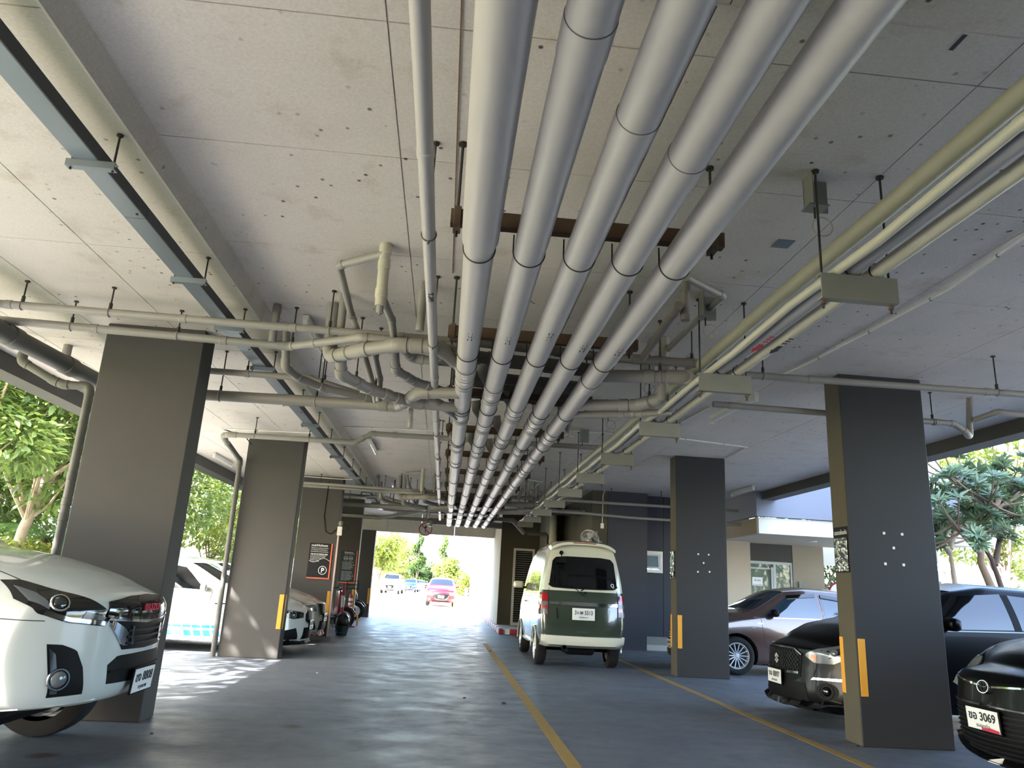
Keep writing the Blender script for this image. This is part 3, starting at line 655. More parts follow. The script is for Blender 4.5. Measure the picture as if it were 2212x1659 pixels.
for root, x, z, r, m in ((RP[2], 2.1, 3.04, .048, 'ink_red'), (RP[3], 2.235, 3.03, .04, 'ink')):
    zz = z - r - .001
    b = NB(); prism(b, [(x - .018, 4.75, zz), (x + .018, 4.75, zz), (x + .018, 4.84, zz), (x + .03, 4.84, zz), (x, 4.93, zz), (x - .03, 4.84, zz), (x - .018, 4.84, zz)], (0, 0, .002))
    for k in range(3): box(b, x - .015, x + .018, 4.58 + .05 * k, 4.60 + .05 * k, zz, zz + .002)
    part('flow_mark', b, m, root)
hys = [3.57, 5.54, 7.38, 9.3, 11.1, 12.97, 14.85, 16.75, 18.6, 20.3]
h0 = thing('run_hanger', 'nearest grey box-section hanger of the right-hand pipe run', 'hanger', loc=(2.1, hys[0], 2.9), group='hangers of the right-hand pipe run')
b = NB(); y = hys[0]; box(b, 1.9, 2.33, y - .05, y - .044, 2.84, 2.985); box(b, 1.9, 2.33, y - .044, y, 2.84, 2.848); box(b, 1.9, 2.33, y - .044, y, 2.977, 2.985); part('channel', b, 'bracket_grey', h0)
for x in (1.92, 2.30):
    b = NB(); cyl(b, (x, y - .02, 2.79), (x, y - .02, CZ), .0065, 6); cyl(b, (x, y - .02, CZ - .012), (x, y - .02, CZ), .022, 8); part('threaded_rod', b, 'rod_dark', h0)
    b = NB(); cyl(b, (x, y - .02, 2.815), (x, y - .02, 2.835), .014, 6); part('nut', b, 'rust', h0)
for x, r in ((2.1, .052), (2.235, .044)):
    b = NB(); ring(b, (x, y - .02, 2.99 + r), (0, 1, 0), r, .004, 16, 5); part('u_bolt', b, 'rod_dark', h0, smooth=True)
km = kidmap(h0)
for i in range(1, len(hys)):
    c = copy_tree(h0, None, km); c.location.y += hys[i] - hys[0]
    c['label'] = '%s grey box-section hanger of the right-hand pipe run, counting from the camera' % (['', 'second', 'third', 'fourth', 'fifth', 'sixth', 'seventh', 'eighth', 'ninth', 'tenth and last'][i])
a0 = thing('slab_bracket', 'nearest small folded bracket between slab and green-grey pipe', 'bracket', loc=(1.97, 3.2, 3.5), group='slab brackets of the green-grey pipe')
b = NB(); box(b, 1.9, 1.906, 3.55, 3.66, 3.42, CZ); box(b, 1.9, 2.04, 3.655, 3.662, 3.42, CZ); box(b, 1.88, 2.0, 3.56, 3.66, 3.415, 3.421); part('bracket', b, 'bracket_grey', a0)
b = NB(); ring(b, (1.97, 3.6, 3.3), (0, 1, 0), .058, .004, 16, 5); part('strap', b, 'pipe_cream', a0); cyl(bb := NB(), (1.93, 3.6, 3.35), (1.93, 3.6, 3.42), .006, 6); part('bolt', bb, 'rod_dark', a0)
km = kidmap(a0)
for i, yy in enumerate([5.4, 7.2, 9.0, 10.8]):
    c = copy_tree(a0, None, km); c.location.y += yy - 3.6; c['label'] = '%s small folded bracket between slab and green-grey pipe' % ['second', 'third', 'fourth', 'fifth'][i]

# --- cable tray on the left
t = thing('cable_tray', 'long galvanised cable trunking below the slab on the left', 'cable tray', loc=(-2.06, 5, 3.4))
yy = [-2.5, 1.0, 4.3, 7.0, 9.7, 12.4, 15.1, 17.8, 20.6, 23.2]
for i in range(len(yy) - 1):
    b = NB(); box(b, -2.10, -1.975, yy[i] + .003, yy[i + 1] - .003, 3.322, 3.329); box(b, -2.10, -2.094, yy[i] + .003, yy[i + 1] - .003, 3.329, 3.395)
    part('trunking_length', b, 'galv', t)
    b = NB(); box(b, -1.976, -1.968, yy[i] + .003, yy[i + 1] - .003, 3.323, 3.40); box(b, -2.094, -1.976, yy[i] + .003, yy[i + 1] - .003, 3.39, 3.396); part('side_plate', b, 'galv_dark', t)
    b = NB(); cyl(b, (-2.0, yy[i + 1] - .06, 3.315), (-2.0, yy[i + 1] - .06, 3.322), .008, 8); part('bolt', b, 'rod_dark', t)
ty = [3.67, 5.23, 6.3, 7.55, 9.13, 10.4, 11.6, 13.14, 14.5, 15.8, 17.1, 18.4, 19.7, 21.0]
h0 = thing('tray_hanger', 'nearest slotted strut hanger of the cable trunking', 'hanger', loc=(-2.06, ty[0], 3.38), group='strut hangers of the cable trunking')
y = ty[0]; b = NB(); box(b, -2.135, -1.885, y - .022, y - .016, 3.282, 3.321); box(b, -2.135, -1.885, y - .016, y + .022, 3.317, 3.321); box(b, -2.135, -1.885, y - .016, y + .022, 3.282, 3.286); part('strut', b, 'galv', h0)
for x in (-2.115, -1.9):
    zt = CL; b = NB(); cyl(b, (x, y, 3.27), (x, y, zt), .006, 6); cyl(b, (x, y, zt - .01), (x, y, zt), .018, 8); part('threaded_rod', b, 'rod_dark', h0)
km = kidmap(h0)
on = ['second', 'third', 'fourth', 'fifth', 'sixth', 'seventh', 'eighth', 'ninth', 'tenth', 'eleventh', 'twelfth', 'thirteenth', 'last']
for i in range(1, len(ty)):
    c = copy_tree(h0, None, km); c.location.y += ty[i] - ty[0]; c['label'] = '%s slotted strut hanger of the cable trunking, counting from the camera' % on[i - 1]

# --- thin conduits and wires on the ceiling
def conduit(label, pts, r=.009, m='white_plastic', clips=()):
    t = thing('conduit', label, 'conduit', loc=pts[0]); p, a = bend_path(pts, .03, 4)
    b = NB(); sweep(b, p, r, 8); part('tube', b, m, t, smooth=True)
    for s in clips:
        q, d = along(pts, s); b = NB(); ring(b, q, d, r + .003, .003, 10, 4); part('clip', b, 'rod_dark', t)
conduit('slack white cable conduit crossing the slab on the right', [(3.54, 2.2, 3.605), (3.55, 4.02, 3.6), (3.64, 4.9, 3.6), (3.60, 5.8, 3.605), (3.52, 6.9, 3.605), (3.44, 7.5, 3.61)], .008, clips=(2.1, 2.9, 3.7, 4.5))
conduit('white conduit from the lamp on the right towards the pipe run', [(3.24, 8.95, 3.61), (3.1, 10.9, 3.61), (1.6, 11.0, 3.61)], .011, clips=(1.0, 2.0))
conduit('white conduit from the slab box to the second right column', [(3.1, 10.9, 3.612), (4.7, 11.3, 3.612), (4.76, 12.5, 3.612)], .01, clips=(.5, 1.2))
conduit('thin conduit crossing the slab before the second left column', [(-1.8, 11.9, 3.61), (1.9, 11.4, 3.61)], .01, clips=(.5, 1.5, 2.5))
conduit('thin conduit on the left slab by the second column', [(-3.75, 12.15, 3.49), (-2.0, 11.95, 3.49)], .01, clips=(.6,))
conduit('black cable dropping to the second left column', [(-3.72, 12.15, 3.485), (-3.4, 12.3, 3.42), (-3.3, 12.38, 3.3)], .008, 'black_plastic')
conduit('thin red-brown wire along the slab beside the leftmost big pipe', [(-.1, 2.0, 3.615), (-.1, 5.4, 3.615)], .003, 'stone_rust')
conduit('white conduit running down the pier to the fan switch', [(3.7, 17.5, 3.6), (3.7, 17.68, 3.5), (3.7, 17.69, 2.84)], .011)
conduit('white conduit over the third left column', [(-3.4, 17.4, 3.47), (-2.6, 17.4, 3.46), (-2.2, 17.42, 3.47)], .012)
conduit('black cable looping down the third left column', [(-2.78, 17.43, 3.4), (-2.8, 17.43, 2.6), (-2.72, 17.42, 2.25), (-2.6, 17.42, 2.2), (-2.47, 17.42, 2.35)], .008, 'black_plastic')
t = thing('conduit', 'pale trunking strip down the corner of the third left column', 'conduit', loc=(-2.43, 17.42, 1))
b = NB(); rbox(b, -2.449, -2.415, 17.4, 17.44, .0, 2.18, .003, 1); part('trunking', b, mat('trunk_pink', '#bca8a0', .6), t)

# --- fluorescent lamps
def lamp(label, x, y, z, ln, rz, on=True, bracket=.03):
    t = thing('ceiling_lamp', label, 'lamp', loc=(x, y, z), rz=rz, group='fluorescent lamp fittings')
    b = NB(); rbox(b, -.03, .03, -ln / 2, ln / 2, -.055, -.005, .006, 2); part('housing', b, 'lamp_white', t, local=True)
    b = NB(); cyl(b, (.0, -ln / 2 + .02, -.085), (.0, ln / 2 - .02, -.085), .014, 14); part('tube', b, 'tube_glass', t, local=True, smooth=True)
    for s in (-1, 1):
        b = NB(); rbox(b, -.022, .022, s * ln / 2 - (.03 if s > 0 else 0), s * ln / 2 + (0 if s > 0 else .03), -.105, -.05, .004, 1); part('lamp_holder', b, 'white_plastic', t, local=True)
lamp('fluorescent lamp hanging low near the nearest right column', 3.26, 8.25, 3.48, 1.25, R(3))
lamp('fluorescent lamp by the right edge beam near the second right column', 6.45, 15.9, CZ, 1.25, 0)
lamp('fluorescent lamp on the lowered slab left of the second left column', -4.62, 15.4, CL, 1.25, 0)
lamp('fluorescent lamp behind the left pipe cluster near the camera', -1.45, 7.25, CZ, 1.2, 0)
lamp('fluorescent lamp below the offset pipe beyond the second left column', -1.43, 13.4, CZ, 1.2, 0)
lamp('fluorescent lamp in the far pipe group', -1.42, 19.1, CZ, 1.2, 0)

# --- no-entry-ahead disc, camera box, fan
t = thing('road_sign', 'round no-straight-ahead sign hanging under the far pipes', 'sign', loc=(-.69, 25.2, 2.75))
My = planeM((-.69, 25.2, 2.96), (1, 0, 0), (0, 0, 1))
b = NB(); lathe(b, [(0, 0), (.225, 0), (.225, -.012), (0, -.012)], My, 32); part('disc', b, 'sign_white', t)
b = NB(); ring(b, (-.69, 25.192, 2.96), (0, 1, 0), .205, .017, 36, 6); part('red_rim', b, 'ink_red', t)
b = NB(); box(b, -.012, .012, -.12, .05, .003, .006); prism(b, [(-.05, .04, .003), (.05, .04, .003), (0, .14, .003)], (0, 0, .003)); xform(b, My); part('black_arrow', b, 'ink', t)
b = NB(); box(b, -.175, .175, -.014, .014, .007, .011); xform(b, My @ Matrix.Rotation(R(-45), 4, 'Z')); part('red_bar', b, 'ink_red', t)
b = NB(); cyl(b, (-.69, 25.21, 3.14), (-.69, 25.21, CZ), .01, 8); part('hanger', b, 'rod_dark', t)
t = thing('junction_box', 'white electrical box with a round camera head on the third left column', 'box', loc=(-2.41, 17.4, 2.2))
b = NB(); rbox(b, -2.46, -2.36, 17.33, 17.43, 2.18, 2.38, .01, 2); part('box', b, 'white_plastic', t)
b = NB(); lathe(b, [(0, .06), (.035, .05), (.05, .02), (.05, -.03), (.03, -.06), (0, -.07)], planeM((-2.40, 17.36, 2.45), (1, 0, 0), (0, 1, 0)), 16); part('camera_head', b, 'bracket_grey', t, smooth=True)
b = NB(); sweep(b, bend_path([(-2.38, 17.36, 2.44), (-2.25, 17.36, 2.40), (-2.22, 17.36, 2.3), (-2.3, 17.36, 2.28), (-2.36, 17.36, 2.3)], .05)[0], .005, 6); part('cable', b, 'black_plastic', t)
t = thing('wall_fan', 'grey wall fan with a wire guard tilted down beside the van roof', 'fan', loc=(3.5, 17.6, 2.3))
b = NB(); rbox(b, 3.55, 3.68, 17.6, 17.72, 2.1, 2.42, .01, 2); part('wall_box', b, 'bracket_grey', t)
b = NB(); cyl(b, (3.46, 17.5, 2.5), (3.52, 17.56, 2.62), .05, 14); cyl(b, (3.46, 17.5, 2.5), (3.6, 17.66, 2.4), .025, 8); part('motor', b, 'bracket_grey', t)
ax = Vector((-.55, -.62, -.5)).normalized(); c0 = Vector((3.34, 17.38, 2.42)); fx, fy = frame(ax)
Mf = Matrix((fx, fy, ax)).transposed().to_4x4(); Mf.translation = c0
b = NB()
for rr, zz in ((.23, 0), (.225, -.05), (.16, .04), (.08, .06)): ring(b, c0 + ax * zz, ax, rr, .0035 if rr < .2 else .006, 28, 5)
for k in range(20):
    a = 2 * PI * k / 20; sweep(b, [Mf @ Vector((.03 * math.cos(a), .03 * math.sin(a), .065)), Mf @ Vector((.15 * math.cos(a), .15 * math.sin(a), .045)), Mf @ Vector((.23 * math.cos(a), .23 * math.sin(a), 0)), Mf @ Vector((.12 * math.cos(a), .12 * math.sin(a), -.07))], .0018, 4)
part('guard', b, 'alloy', t)
b = NB(); lathe(b, [(0, .085), (.03, .08), (.036, .06), (0, .05)], Mf, 16); part('hub_badge', b, 'white_plastic', t, smooth=True)
for k in range(3):
    b = NB(); q = [Vector((.03, -.02, .01)), Vector((.19, -.07, -.015)), Vector((.2, .03, .0)), Vector((.14, .1, .02)), Vector((.03, .03, .02))]
    prism(b, q, (0, 0, .003)); xform(b, Mf @ Matrix.Rotation(2 * PI * k / 3, 4, 'Z')); part('blade', b, mat('fan_blade', '#a7aaa8', .3), t)
b = NB(); rbox(b, 3.66, 3.74, 17.69, 17.72, 2.72, 2.84, .004, 1); tt = part('switch_plate', b, 'white_plastic', label='small white switch plate on the pier above the fan', cat='switch')

# ------------------------------------------------------------------ vehicles
mat('paint_white', '#c9cbc8', .22, coat=.8, var=0); mat('paint_pearl', '#b9beba', .25, coat=.9)
mat('paint_silver', '#b4b3aa', .25, .35, coat=.8); mat('paint_black', '#050607', .3, coat=.06, spec=.12)
mat('paint_brown', '#4a3832', .2, .35, coat=1.); mat('paint_green', '#46533f', .16, .1, coat=1.); mat('paint_cream', '#c6c8b8', .2, coat=.9)
mat('paint_red', '#6d040c', .3, 0, coat=.15); mat('paint_blue', '#10264d', .3, 0, coat=.2); mat('wheel_well', '#060606', .95); mat('seam', '#0c0c0c', .8)
mat('tail_red', '#8c1118', .1, coat=1.); mat('sticker_blue', '#2f8fc0', .3); mat('sticker_cyan', '#49b8c6', .3); mat('grey_trim', '#191a1c', .55, spec=.2)

_m = mat('paint_two_tone', '#c6c8b8', .16, coat=1.); _nt = _m.node_tree; _b = _nt.nodes['Principled BSDF']
_tc = N(_nt, 'ShaderNodeTexCoord'); _sx = N(_nt, 'ShaderNodeSeparateXYZ'); _nt.links.new(_tc.outputs['Object'], _sx.inputs[0])
_mt = N(_nt, 'ShaderNodeMath', operation='GREATER_THAN'); _mt.inputs[1].default_value = 1.25; _nt.links.new(_sx.outputs[2], _mt.inputs[0])
_nt.links.new(mixc(_nt, _mt.outputs[0], srgb('#303a30'), srgb('#bcbfb0')), _b.inputs['Base Color'])

def car_grid(sp):
    """closed body surface; x = 0 at the nose and negative to the rear, y to the car's left"""
    L = sp['L']; S = sp.get('S')
    s = np.unique(np.concatenate([np.linspace(0, L, 56), [.03, .08, L - .03, L - .08]])); n = len(s)
    def curve(key, default=None):
        c = sp.get(key, default); a = np.interp(np.linspace(0, L, 400), [p[0] for p in c], [p[1] for p in c])
        k = sp.get('sm', 9); kk = np.ones(k) / k; a2 = np.convolve(np.pad(a, k // 2, mode='edge'), kk, 'valid')
        return np.interp(s, np.linspace(0, L, 400), a2)
    top, belt, bot = curve('top'), curve('belt'), curve('bot'); hw = curve('hw'); rw = curve('rw')
    NL, NU, NV = 9, 6, 12; nr = NL + NU
    nose, tail = sp['nose'], sp['tail']          # [(height fraction, recess)]
    fa, fp = sp.get('fa', .35), sp.get('fp', 2.6); ra, rp = sp.get('ra', .15), sp.get('rp', 3.)
    cr = sp.get('crown', .05)
    V = []; F = []
    def row(i, k):
        zb, zt = bot[i], top[i]; zs = min(belt[i], zt - .03)
        if k <= NL:
            f = k / NL; z = zb + (zs - zb) * f
            y = hw[i] * (1 - .07 * (1 - f) ** 3 - .035 * f ** 3 + sp.get('bulge', .012) * math.sin(f * PI))
        else:
            g_ = (k - NL) / NU; z = zs + (zt - zs) * (g_ ** .92)
            q = rw[i]; y = hw[i] * (.965 + (q - .965) * g_ ** 1.25)
            if k == nr: y *= .985
        return y, z
    def place(i, y, z, t):
        si = s[i]; h = max(hw[i], .01); v = min(abs(y) / h, 1.)
        rec = fa * v ** fp + np.interp(t, [p[0] for p in nose], [p[1] for p in nose])
        w = max(0, 1 - si / sp.get('fblend', 1.0)) ** 1.3
        rec2 = ra * v ** rp + np.interp(t, [p[0] for p in tail], [p[1] for p in tail])
        w2 = max(0, 1 - (L - si) / sp.get('rblend', .7)) ** 1.3
        return (-(si + rec * w - rec2 * w2), y, z)
    loops = []
    for i in range(n):
        lp = []; rws = [row(i, k) for k in range(nr + 1)]
        for k in range(nr + 1): lp.append((rws[k][0], rws[k][1], k / nr))
        for c in range(1, NV): v = 1 - 2 * c / NV; lp.append((rws[nr][0] * v, rws[nr][1] + cr * (1 - v * v), 1.))
        for k in range(nr, -1, -1): lp.append((-rws[k][0], rws[k][1], k / nr))
        for c in range(1, NV): v = -1 + 2 * c / NV; lp.append((rws[0][0] * v, rws[0][1], 0.))
        ids = []
        for (y, z, t) in lp: V.append(place(i, y, z, t)); ids.append(len(V) - 1)
        loops.append(ids)
    m = len(loops[0])
    for i in range(n - 1):
        for k in range(m): F.append((loops[i][k], loops[i][(k + 1) % m], loops[i + 1][(k + 1) % m], loops[i + 1][k]))
    for i, flip in ((0, False), (n - 1, True)):
        gr = [[None] * (NV + 1) for _ in range(nr + 1)]; lp = loops[i]
        for k in range(nr + 1): gr[k][0] = lp[k]; gr[k][NV] = lp[nr + NV + (nr - k)]
        for c in range(1, NV): gr[nr][c] = lp[nr + c]; gr[0][c] = lp[2 * nr + NV + (NV - c)]
        for k in range(1, nr):
            y, z = row(i, k)
            for c in range(1, NV):
                v = 1 - 2 * c / NV; V.append(place(i, y * v, z + cr * (1 - v * v) * k / nr, k / nr)); gr[k][c] = len(V) - 1
        for k in range(nr):
            for c in range(NV):
                q = (gr[k][c], gr[k + 1][c], gr[k + 1][c + 1], gr[k][c + 1]); F.append(q if flip else q[::-1])
    return V, F

class Car:
    def __init__(self, name, label, loc, rz, sp, paint, cat='car', group=None):
        self.sp = sp; self.root = thing(name, label, cat, loc=loc, rz=rz, group=group)
        V, F = car_grid(sp); me = bpy.data.meshes.new('body'); me.from_pydata(V, [], F)
        bm = bmesh.new(); bm.from_mesh(me); bmesh.ops.recalc_face_normals(bm, faces=bm.faces); bm.to_mesh(me); bm.free()
        o = bpy.data.objects.new('tmp', me); COL.objects.link(o)
        sb = o.modifiers.new('s', 'SUBSURF'); sb.levels = 1
        dg = bpy.context.evaluated_depsgraph_get(); full = bpy.data.meshes.new_from_object(o.evaluated_get(dg))
        bm = bmesh.new(); bm.from_mesh(full); bmesh.ops.recalc_face_normals(bm, faces=bm.faces); self.bvh = BVHTree.FromBMesh(bm); bm.free()
        # wheel wells
        cb = NB(); hwm = max(p[1] for p in sp['hw'])
        for xw in sp['wheels']:
            for sg in (-1, 1):
                cyl(cb, (-xw, sg * (hwm + .1), sp['wr'] + .0), (-xw, sg * (hwm - .27), sp['wr'] + .0), sp['wr'] + sp.get('gap', .055), 28)
        cm = bpy.data.meshes.new('cut'); cb.to_mesh(cm); cb.free(); cm.materials.append(MATS['wheel_well'])
        co = bpy.data.objects.new('cut', cm); COL.objects.link(co)
        full2 = full.copy(); full2.materials.append(MATS[paint]); full2.materials.append(MATS['wheel_well'])
        o.modifiers.clear(); o.data = full2
        for p in cm.polygons: p.material_index = 0
        bo = o.modifiers.new('b', 'BOOLEAN'); bo.object = co; bo.operation = 'DIFFERENCE'; bo.solver = 'EXACT'; bo.material_mode = 'TRANSFER'
        dg = bpy.context.evaluated_depsgraph_get(); dg.update()
        body = bpy.data.meshes.new_from_object(o.evaluated_get(dg))
        bpy.data.objects.remove(o); bpy.data.objects.remove(co)
        for p in body.polygons: p.use_smooth = True
        body.set_sharp_from_angle(angle=R(38))
        self.body = part('body', None, paint, self.root, mesh=body, local=True)
    def cast(self, face, a, b):
        if face == 'L': o, d = Vector((a, 3, b)), Vector((0, -1, 0))
        elif face == 'R': o, d = Vector((a, -3, b)), Vector((0, 1, 0))
        elif face == 'F': o, d = Vector((3, a, b)), Vector((-1, 0, 0))
        elif face == 'B': o, d = Vector((-9, a, b)), Vector((1, 0, 0))
        else: o, d = Vector((a, b, 4)), Vector((0, 0, -1))
        h, nrm, _, _ = self.bvh.ray_cast(o, d)
        if h is None:
            h, nrm, _, _ = self.bvh.find_nearest(Vector((a, 0, b)) if face in 'LR' else (Vector((-.02, a, b)) if face == 'F' else Vector((-self.sp['L'], a, b)) if face == 'B' else Vector((a, b, 1))))
        if nrm.dot(d) > 0: nrm = -nrm
        return h, nrm
    def patch(self, name, face, lo, hi, m, off=.004, nu=12, nv=4, parent=None, thick=.01, label=None, smooth=True):
        def res(pl, k):
            P = [Vector(p) for p in pl]; ln = [0]
            for i in range(1, len(P)): ln.append(ln[-1] + (P[i] - P[i - 1]).length)
            out = []
            for j in range(k + 1):
                t = ln[-1] * j / k; i = max(1, min(len(P) - 1, next((q for q in range(len(ln)) if ln[q] >= t - 1e-9), len(P) - 1)))
                dd = ln[i] - ln[i - 1]; f = 0 if dd < 1e-9 else (t - ln[i - 1]) / dd; out.append(P[i - 1].lerp(P[i], f))
            return out
        A, B = res(lo, nu), res(hi, nu); b = NB(); T = []; D = []
        for j in range(nv + 1):
            rt_, rd = [], []
            for i in range(nu + 1):
                p = A[i].lerp(B[i], j / nv); h, nn = self.cast(face, p[0], p[1])
                rt_.append(b.verts.new(h + nn * off)); rd.append(h - nn * thick)
            T.append(rt_); D.append(rd)
        for j in range(nv):
            for i in range(nu):
                try: b.faces.new((T[j][i], T[j][i + 1], T[j + 1][i + 1], T[j + 1][i]))
                except ValueError: pass
        per = [(0, i) for i in range(nu + 1)] + [(j, nu) for j in range(1, nv + 1)] + [(nv, i) for i in range(nu - 1, -1, -1)] + [(j, 0) for j in range(nv - 1, 0, -1)]
        dn = [b.verts.new(D[j][i]) for j, i in per]
        for q in range(len(per)):
            (j0, i0), (j1, i1) = per[q], per[(q + 1) % len(per)]
            try: b.faces.new((T[j0][i0], dn[q], dn[(q + 1) % len(per)], T[j1][i1]))
            except ValueError: pass
        bmesh.ops.remove_doubles(b, verts=b.verts, dist=1e-5)
        # make the outside face outwards
        b.normal_update(); c = sum((f.normal.dot(self.cast(face, *A[nu // 2].lerp(B[nu // 2], .5))[1]) * f.calc_area() for f in b.faces[: nu * nv]), 0.)
        if c < 0: bmesh.ops.reverse_faces(b, faces=b.faces)
        o = part(name, b, m, parent or self.root, local=True, smooth='keep', label=label)
        if smooth:
            for p in o.data.polygons: p.use_smooth = True
            o.data.set_sharp_from_angle(angle=R(35))
        return o
    def seam(self, face, pts, w=.006, m='seam', name='panel_gap', off=.0015, parent=None, n=None):
        lo, hi = [], []; P = [Vector(p) for p in pts]
        for i, p in enumerate(P):
            t = (P[min(i + 1, len(P) - 1)] - P[max(i - 1, 0)]).normalized(); nn = Vector((-t.y, t.x)) * w / 2
            lo.append(p - nn); hi.append(p + nn)
        return self.patch(name, face, lo, hi, m, off=off, nu=n or max(6, 5 * len(P)), nv=1, thick=.004, parent=parent)
    def wheels(self, style='multi', rim='alloy', spokes=10, r=None, width=.2, only=None, steer=0):
        sp = self.sp; r = r or sp['wr']; hwm = max(p[1] for p in sp['hw'])
        rr = r * .68
        for xw in sp['wheels']:
            for sg in (-1, 1):
                yo = sg * (hwm - .012); T = Matrix.Translation((-xw, yo, r)) @ Matrix.Rotation(-sg * PI / 2, 4, 'X')
                w = thing('tmp')  if False else None
                b = NB(); lathe(b, [(rr, .012), (rr + .012, .0), (r - .05, -.004), (r - .02, .008), (r - .004, .03), (r, .06), (r, width - .05), (r - .012, width - .02), (r - .05, width), (rr, width)], Matrix.Translation((-xw, yo, r)) @ Matrix.Rotation(sg * PI / 2, 4, 'X'), 40)
                tire = part('wheel', b, 'rubber', self.root, local=True, smooth=True)
                M2 = Matrix.Translation((-xw, yo, r)) @ Matrix.Rotation(sg * PI / 2, 4, 'X')
                b = NB(); lathe(b, [(rr + .004, .012), (rr - .006, .006), (rr - .02, .02), (rr - .03, .05), (rr - .03, width - .02)], M2, 40)
                k0 = len(b.verts)
                for k in range(spokes):
                    a = 2 * PI * k / spokes; wd = .5 if style == 'multi' else 1.
                    s0 = len(b.verts); w0, w1 = rr * .16 * wd, rr * (.12 if style == 'multi' else .17) * wd
                    prism(b, [(rr * .12, -w0 / 2, .030), (rr * .97, -w1 / 2, .016), (rr * .97, w1 / 2, .016), (rr * .12, w0 / 2, .030)], (0, 0, .022))
                    xform(b, M2 @ Matrix.Rotation(a + (R(0)), 4, 'Z'), s0)
                s0 = len(b.verts); lathe(b, [(0, .018), (rr * .16, .02), (rr * .2, .03), (rr * .2, .06)], M2, 20)
                part('rim', b, rim, tire, local=True, smooth=True)
                b = NB(); lathe(b, [(0, .075), (rr - .03, .075)], M2, 24); lathe(b, [(0, .06), (rr * .75, .06), (rr * .75, .07)], M2, 20); part('brake_disc', b, 'dark_chrome', tire, local=True)
    def plate(self, face, y, z, w=.34, h=.15, number='', province='', tilt=0., off=.02, frame_m='black_plastic'):
        hp, nn = self.cast(face, y, z); x = hp.x
        if face == 'F': M_ = planeM((x + off, y, z), (0, 1, 0), (0, 0, 1))
        else: M_ = planeM((x - off, y, z), (0, -1, 0), (0, 0, 1))
        M_ = M_ @ Matrix.Rotation(R(tilt), 4, 'X')
        b = NB(); rbox(b, -w / 2 - .01, w / 2 + .01, -h / 2 - .01, h / 2 + .01, -.016, -.002, .004, 1); xform(b, M_); fr = part('plate_frame', b, frame_m, self.root, local=True)
        b = NB(); rbox(b, -w / 2, w / 2, -h / 2, h / 2, -.004, .001, .0015, 1); xform(b, M_); pl = part('number_plate', b, 'plate_white', self.root, local=True)
        T = lambda dx, dy: M_ @ Matrix.Translation((dx, dy, .0015))
        text('plate_number', number, h * .55, T(0, h * .12), 'ink', pl, width=w * .84, local=True, bold=True)
        text('plate_province', province, h * .24, T(0, -h * .3), 'ink', pl, width=w * .42, local=True)
        return M_, pl
    def mirror(self, side, x, y, z, m, s=1.):
        sg = 1 if side == 'L' else -1
        b = NB(); rbox(b, -.06 * s, .07 * s, -.11 * s, .11 * s, -.07 * s, .075 * s, .05 * s, 3); xform(b, Matrix.Translation((x, sg * (y + .10), z)))
        o = part('wing_mirror', b, m, self.root, local=True, smooth=True)
        b = NB(); cyl(b, (x, sg * (y - .06), z - .06), (x, sg * (y + .06), z - .03), .022, 8); part('mirror_arm', b, 'black_plastic', o, local=True)
    def handle(self, side, x, z, m='chrome'):
        h, nn = self.cast(side, x, z); sg = 1 if side == 'L' else -1
        b = NB(); rbox(b, x - .085, x + .085, -.012, .012, z - .012, z + .012, .009, 2); xform(b, Matrix.Translation((0, h.y + sg * .028, 0)))
        o = part('door_handle', b, m, self.root, local=True, smooth=True)
        self.patch('handle_recess', side, [(x - .06, z - .03), (x + .06, z - .03)], [(x - .05, z + .025), (x + .05, z + .025)], 'seam', off=.002, nu=6, nv=3, parent=o)
    def glass_sides(self, sides='LR', m='glass_dark', segs=None, visor=False):
        sp = self.sp
        for sd in sides:
            for (lo, hi) in (segs or sp['glass']):
                o = self.patch('side_window', sd, [(-a, c) for a, c in lo], [(-a, c) for a, c in hi], m, off=.003, nu=12, nv=5)
                if visor: self.patch('rain_visor', sd, [(-a, c - .05) for a, c in hi], [(-a, c + .005) for a, c in hi], 'glass_dark', off=.02, nu=12, nv=2, parent=o)
    def windscreen(self, m='glass_dark'):
        a = self.sp['ws']; lo = [(-a[0] - a[4] * abs(v) ** 2, a[2] * v) for v in np.linspace(-1, 1, 9)]; hi = [(-a[1] - a[4] * abs(v) ** 2 * .7, a[3] * v) for v in np.linspace(-1, 1, 9)]
        self.patch('windscreen', 'T', lo, hi, m, off=.003, nu=16, nv=8)
        b = self.sp.get('rwin')
        if b:
            lo = [(-b[0] + b[4] * abs(v) ** 2 * .5, b[2] * v) for v in np.linspace(-1, 1, 9)]; hi = [(-b[1] + b[4] * abs(v) ** 2, b[3] * v) for v in np.linspace(-1, 1, 9)]
            self.patch('rear_window', 'T', lo, hi, m, off=.003, nu=12, nv=5)
def ell(cy, cz, ry, rz, n=16):
    lo = [(cy + ry * math.cos(PI + PI * k / n), cz + rz * math.sin(PI + PI * k / n)) for k in range(n + 1)]
    return lo, [(p[0], 2 * cz - p[1]) for p in lo]
def ball(car, face, a, b_, r, m, name, parent=None, sink=.4, flat=.6):
    h, nn = car.cast(face, a, b_); x, y = frame(nn); M_ = Matrix((x, y, nn)).transposed().to_4x4(); M_.translation = h - nn * r * sink
    b = NB(); lathe(b, [(r * math.sin(t), r * math.cos(t) * flat + r * (1 - flat)) for t in np.linspace(0, PI / 2, 7)] + [(r, 0)], M_, 20)
    return part(name, b, m, parent or car.root, local=True, smooth=True)
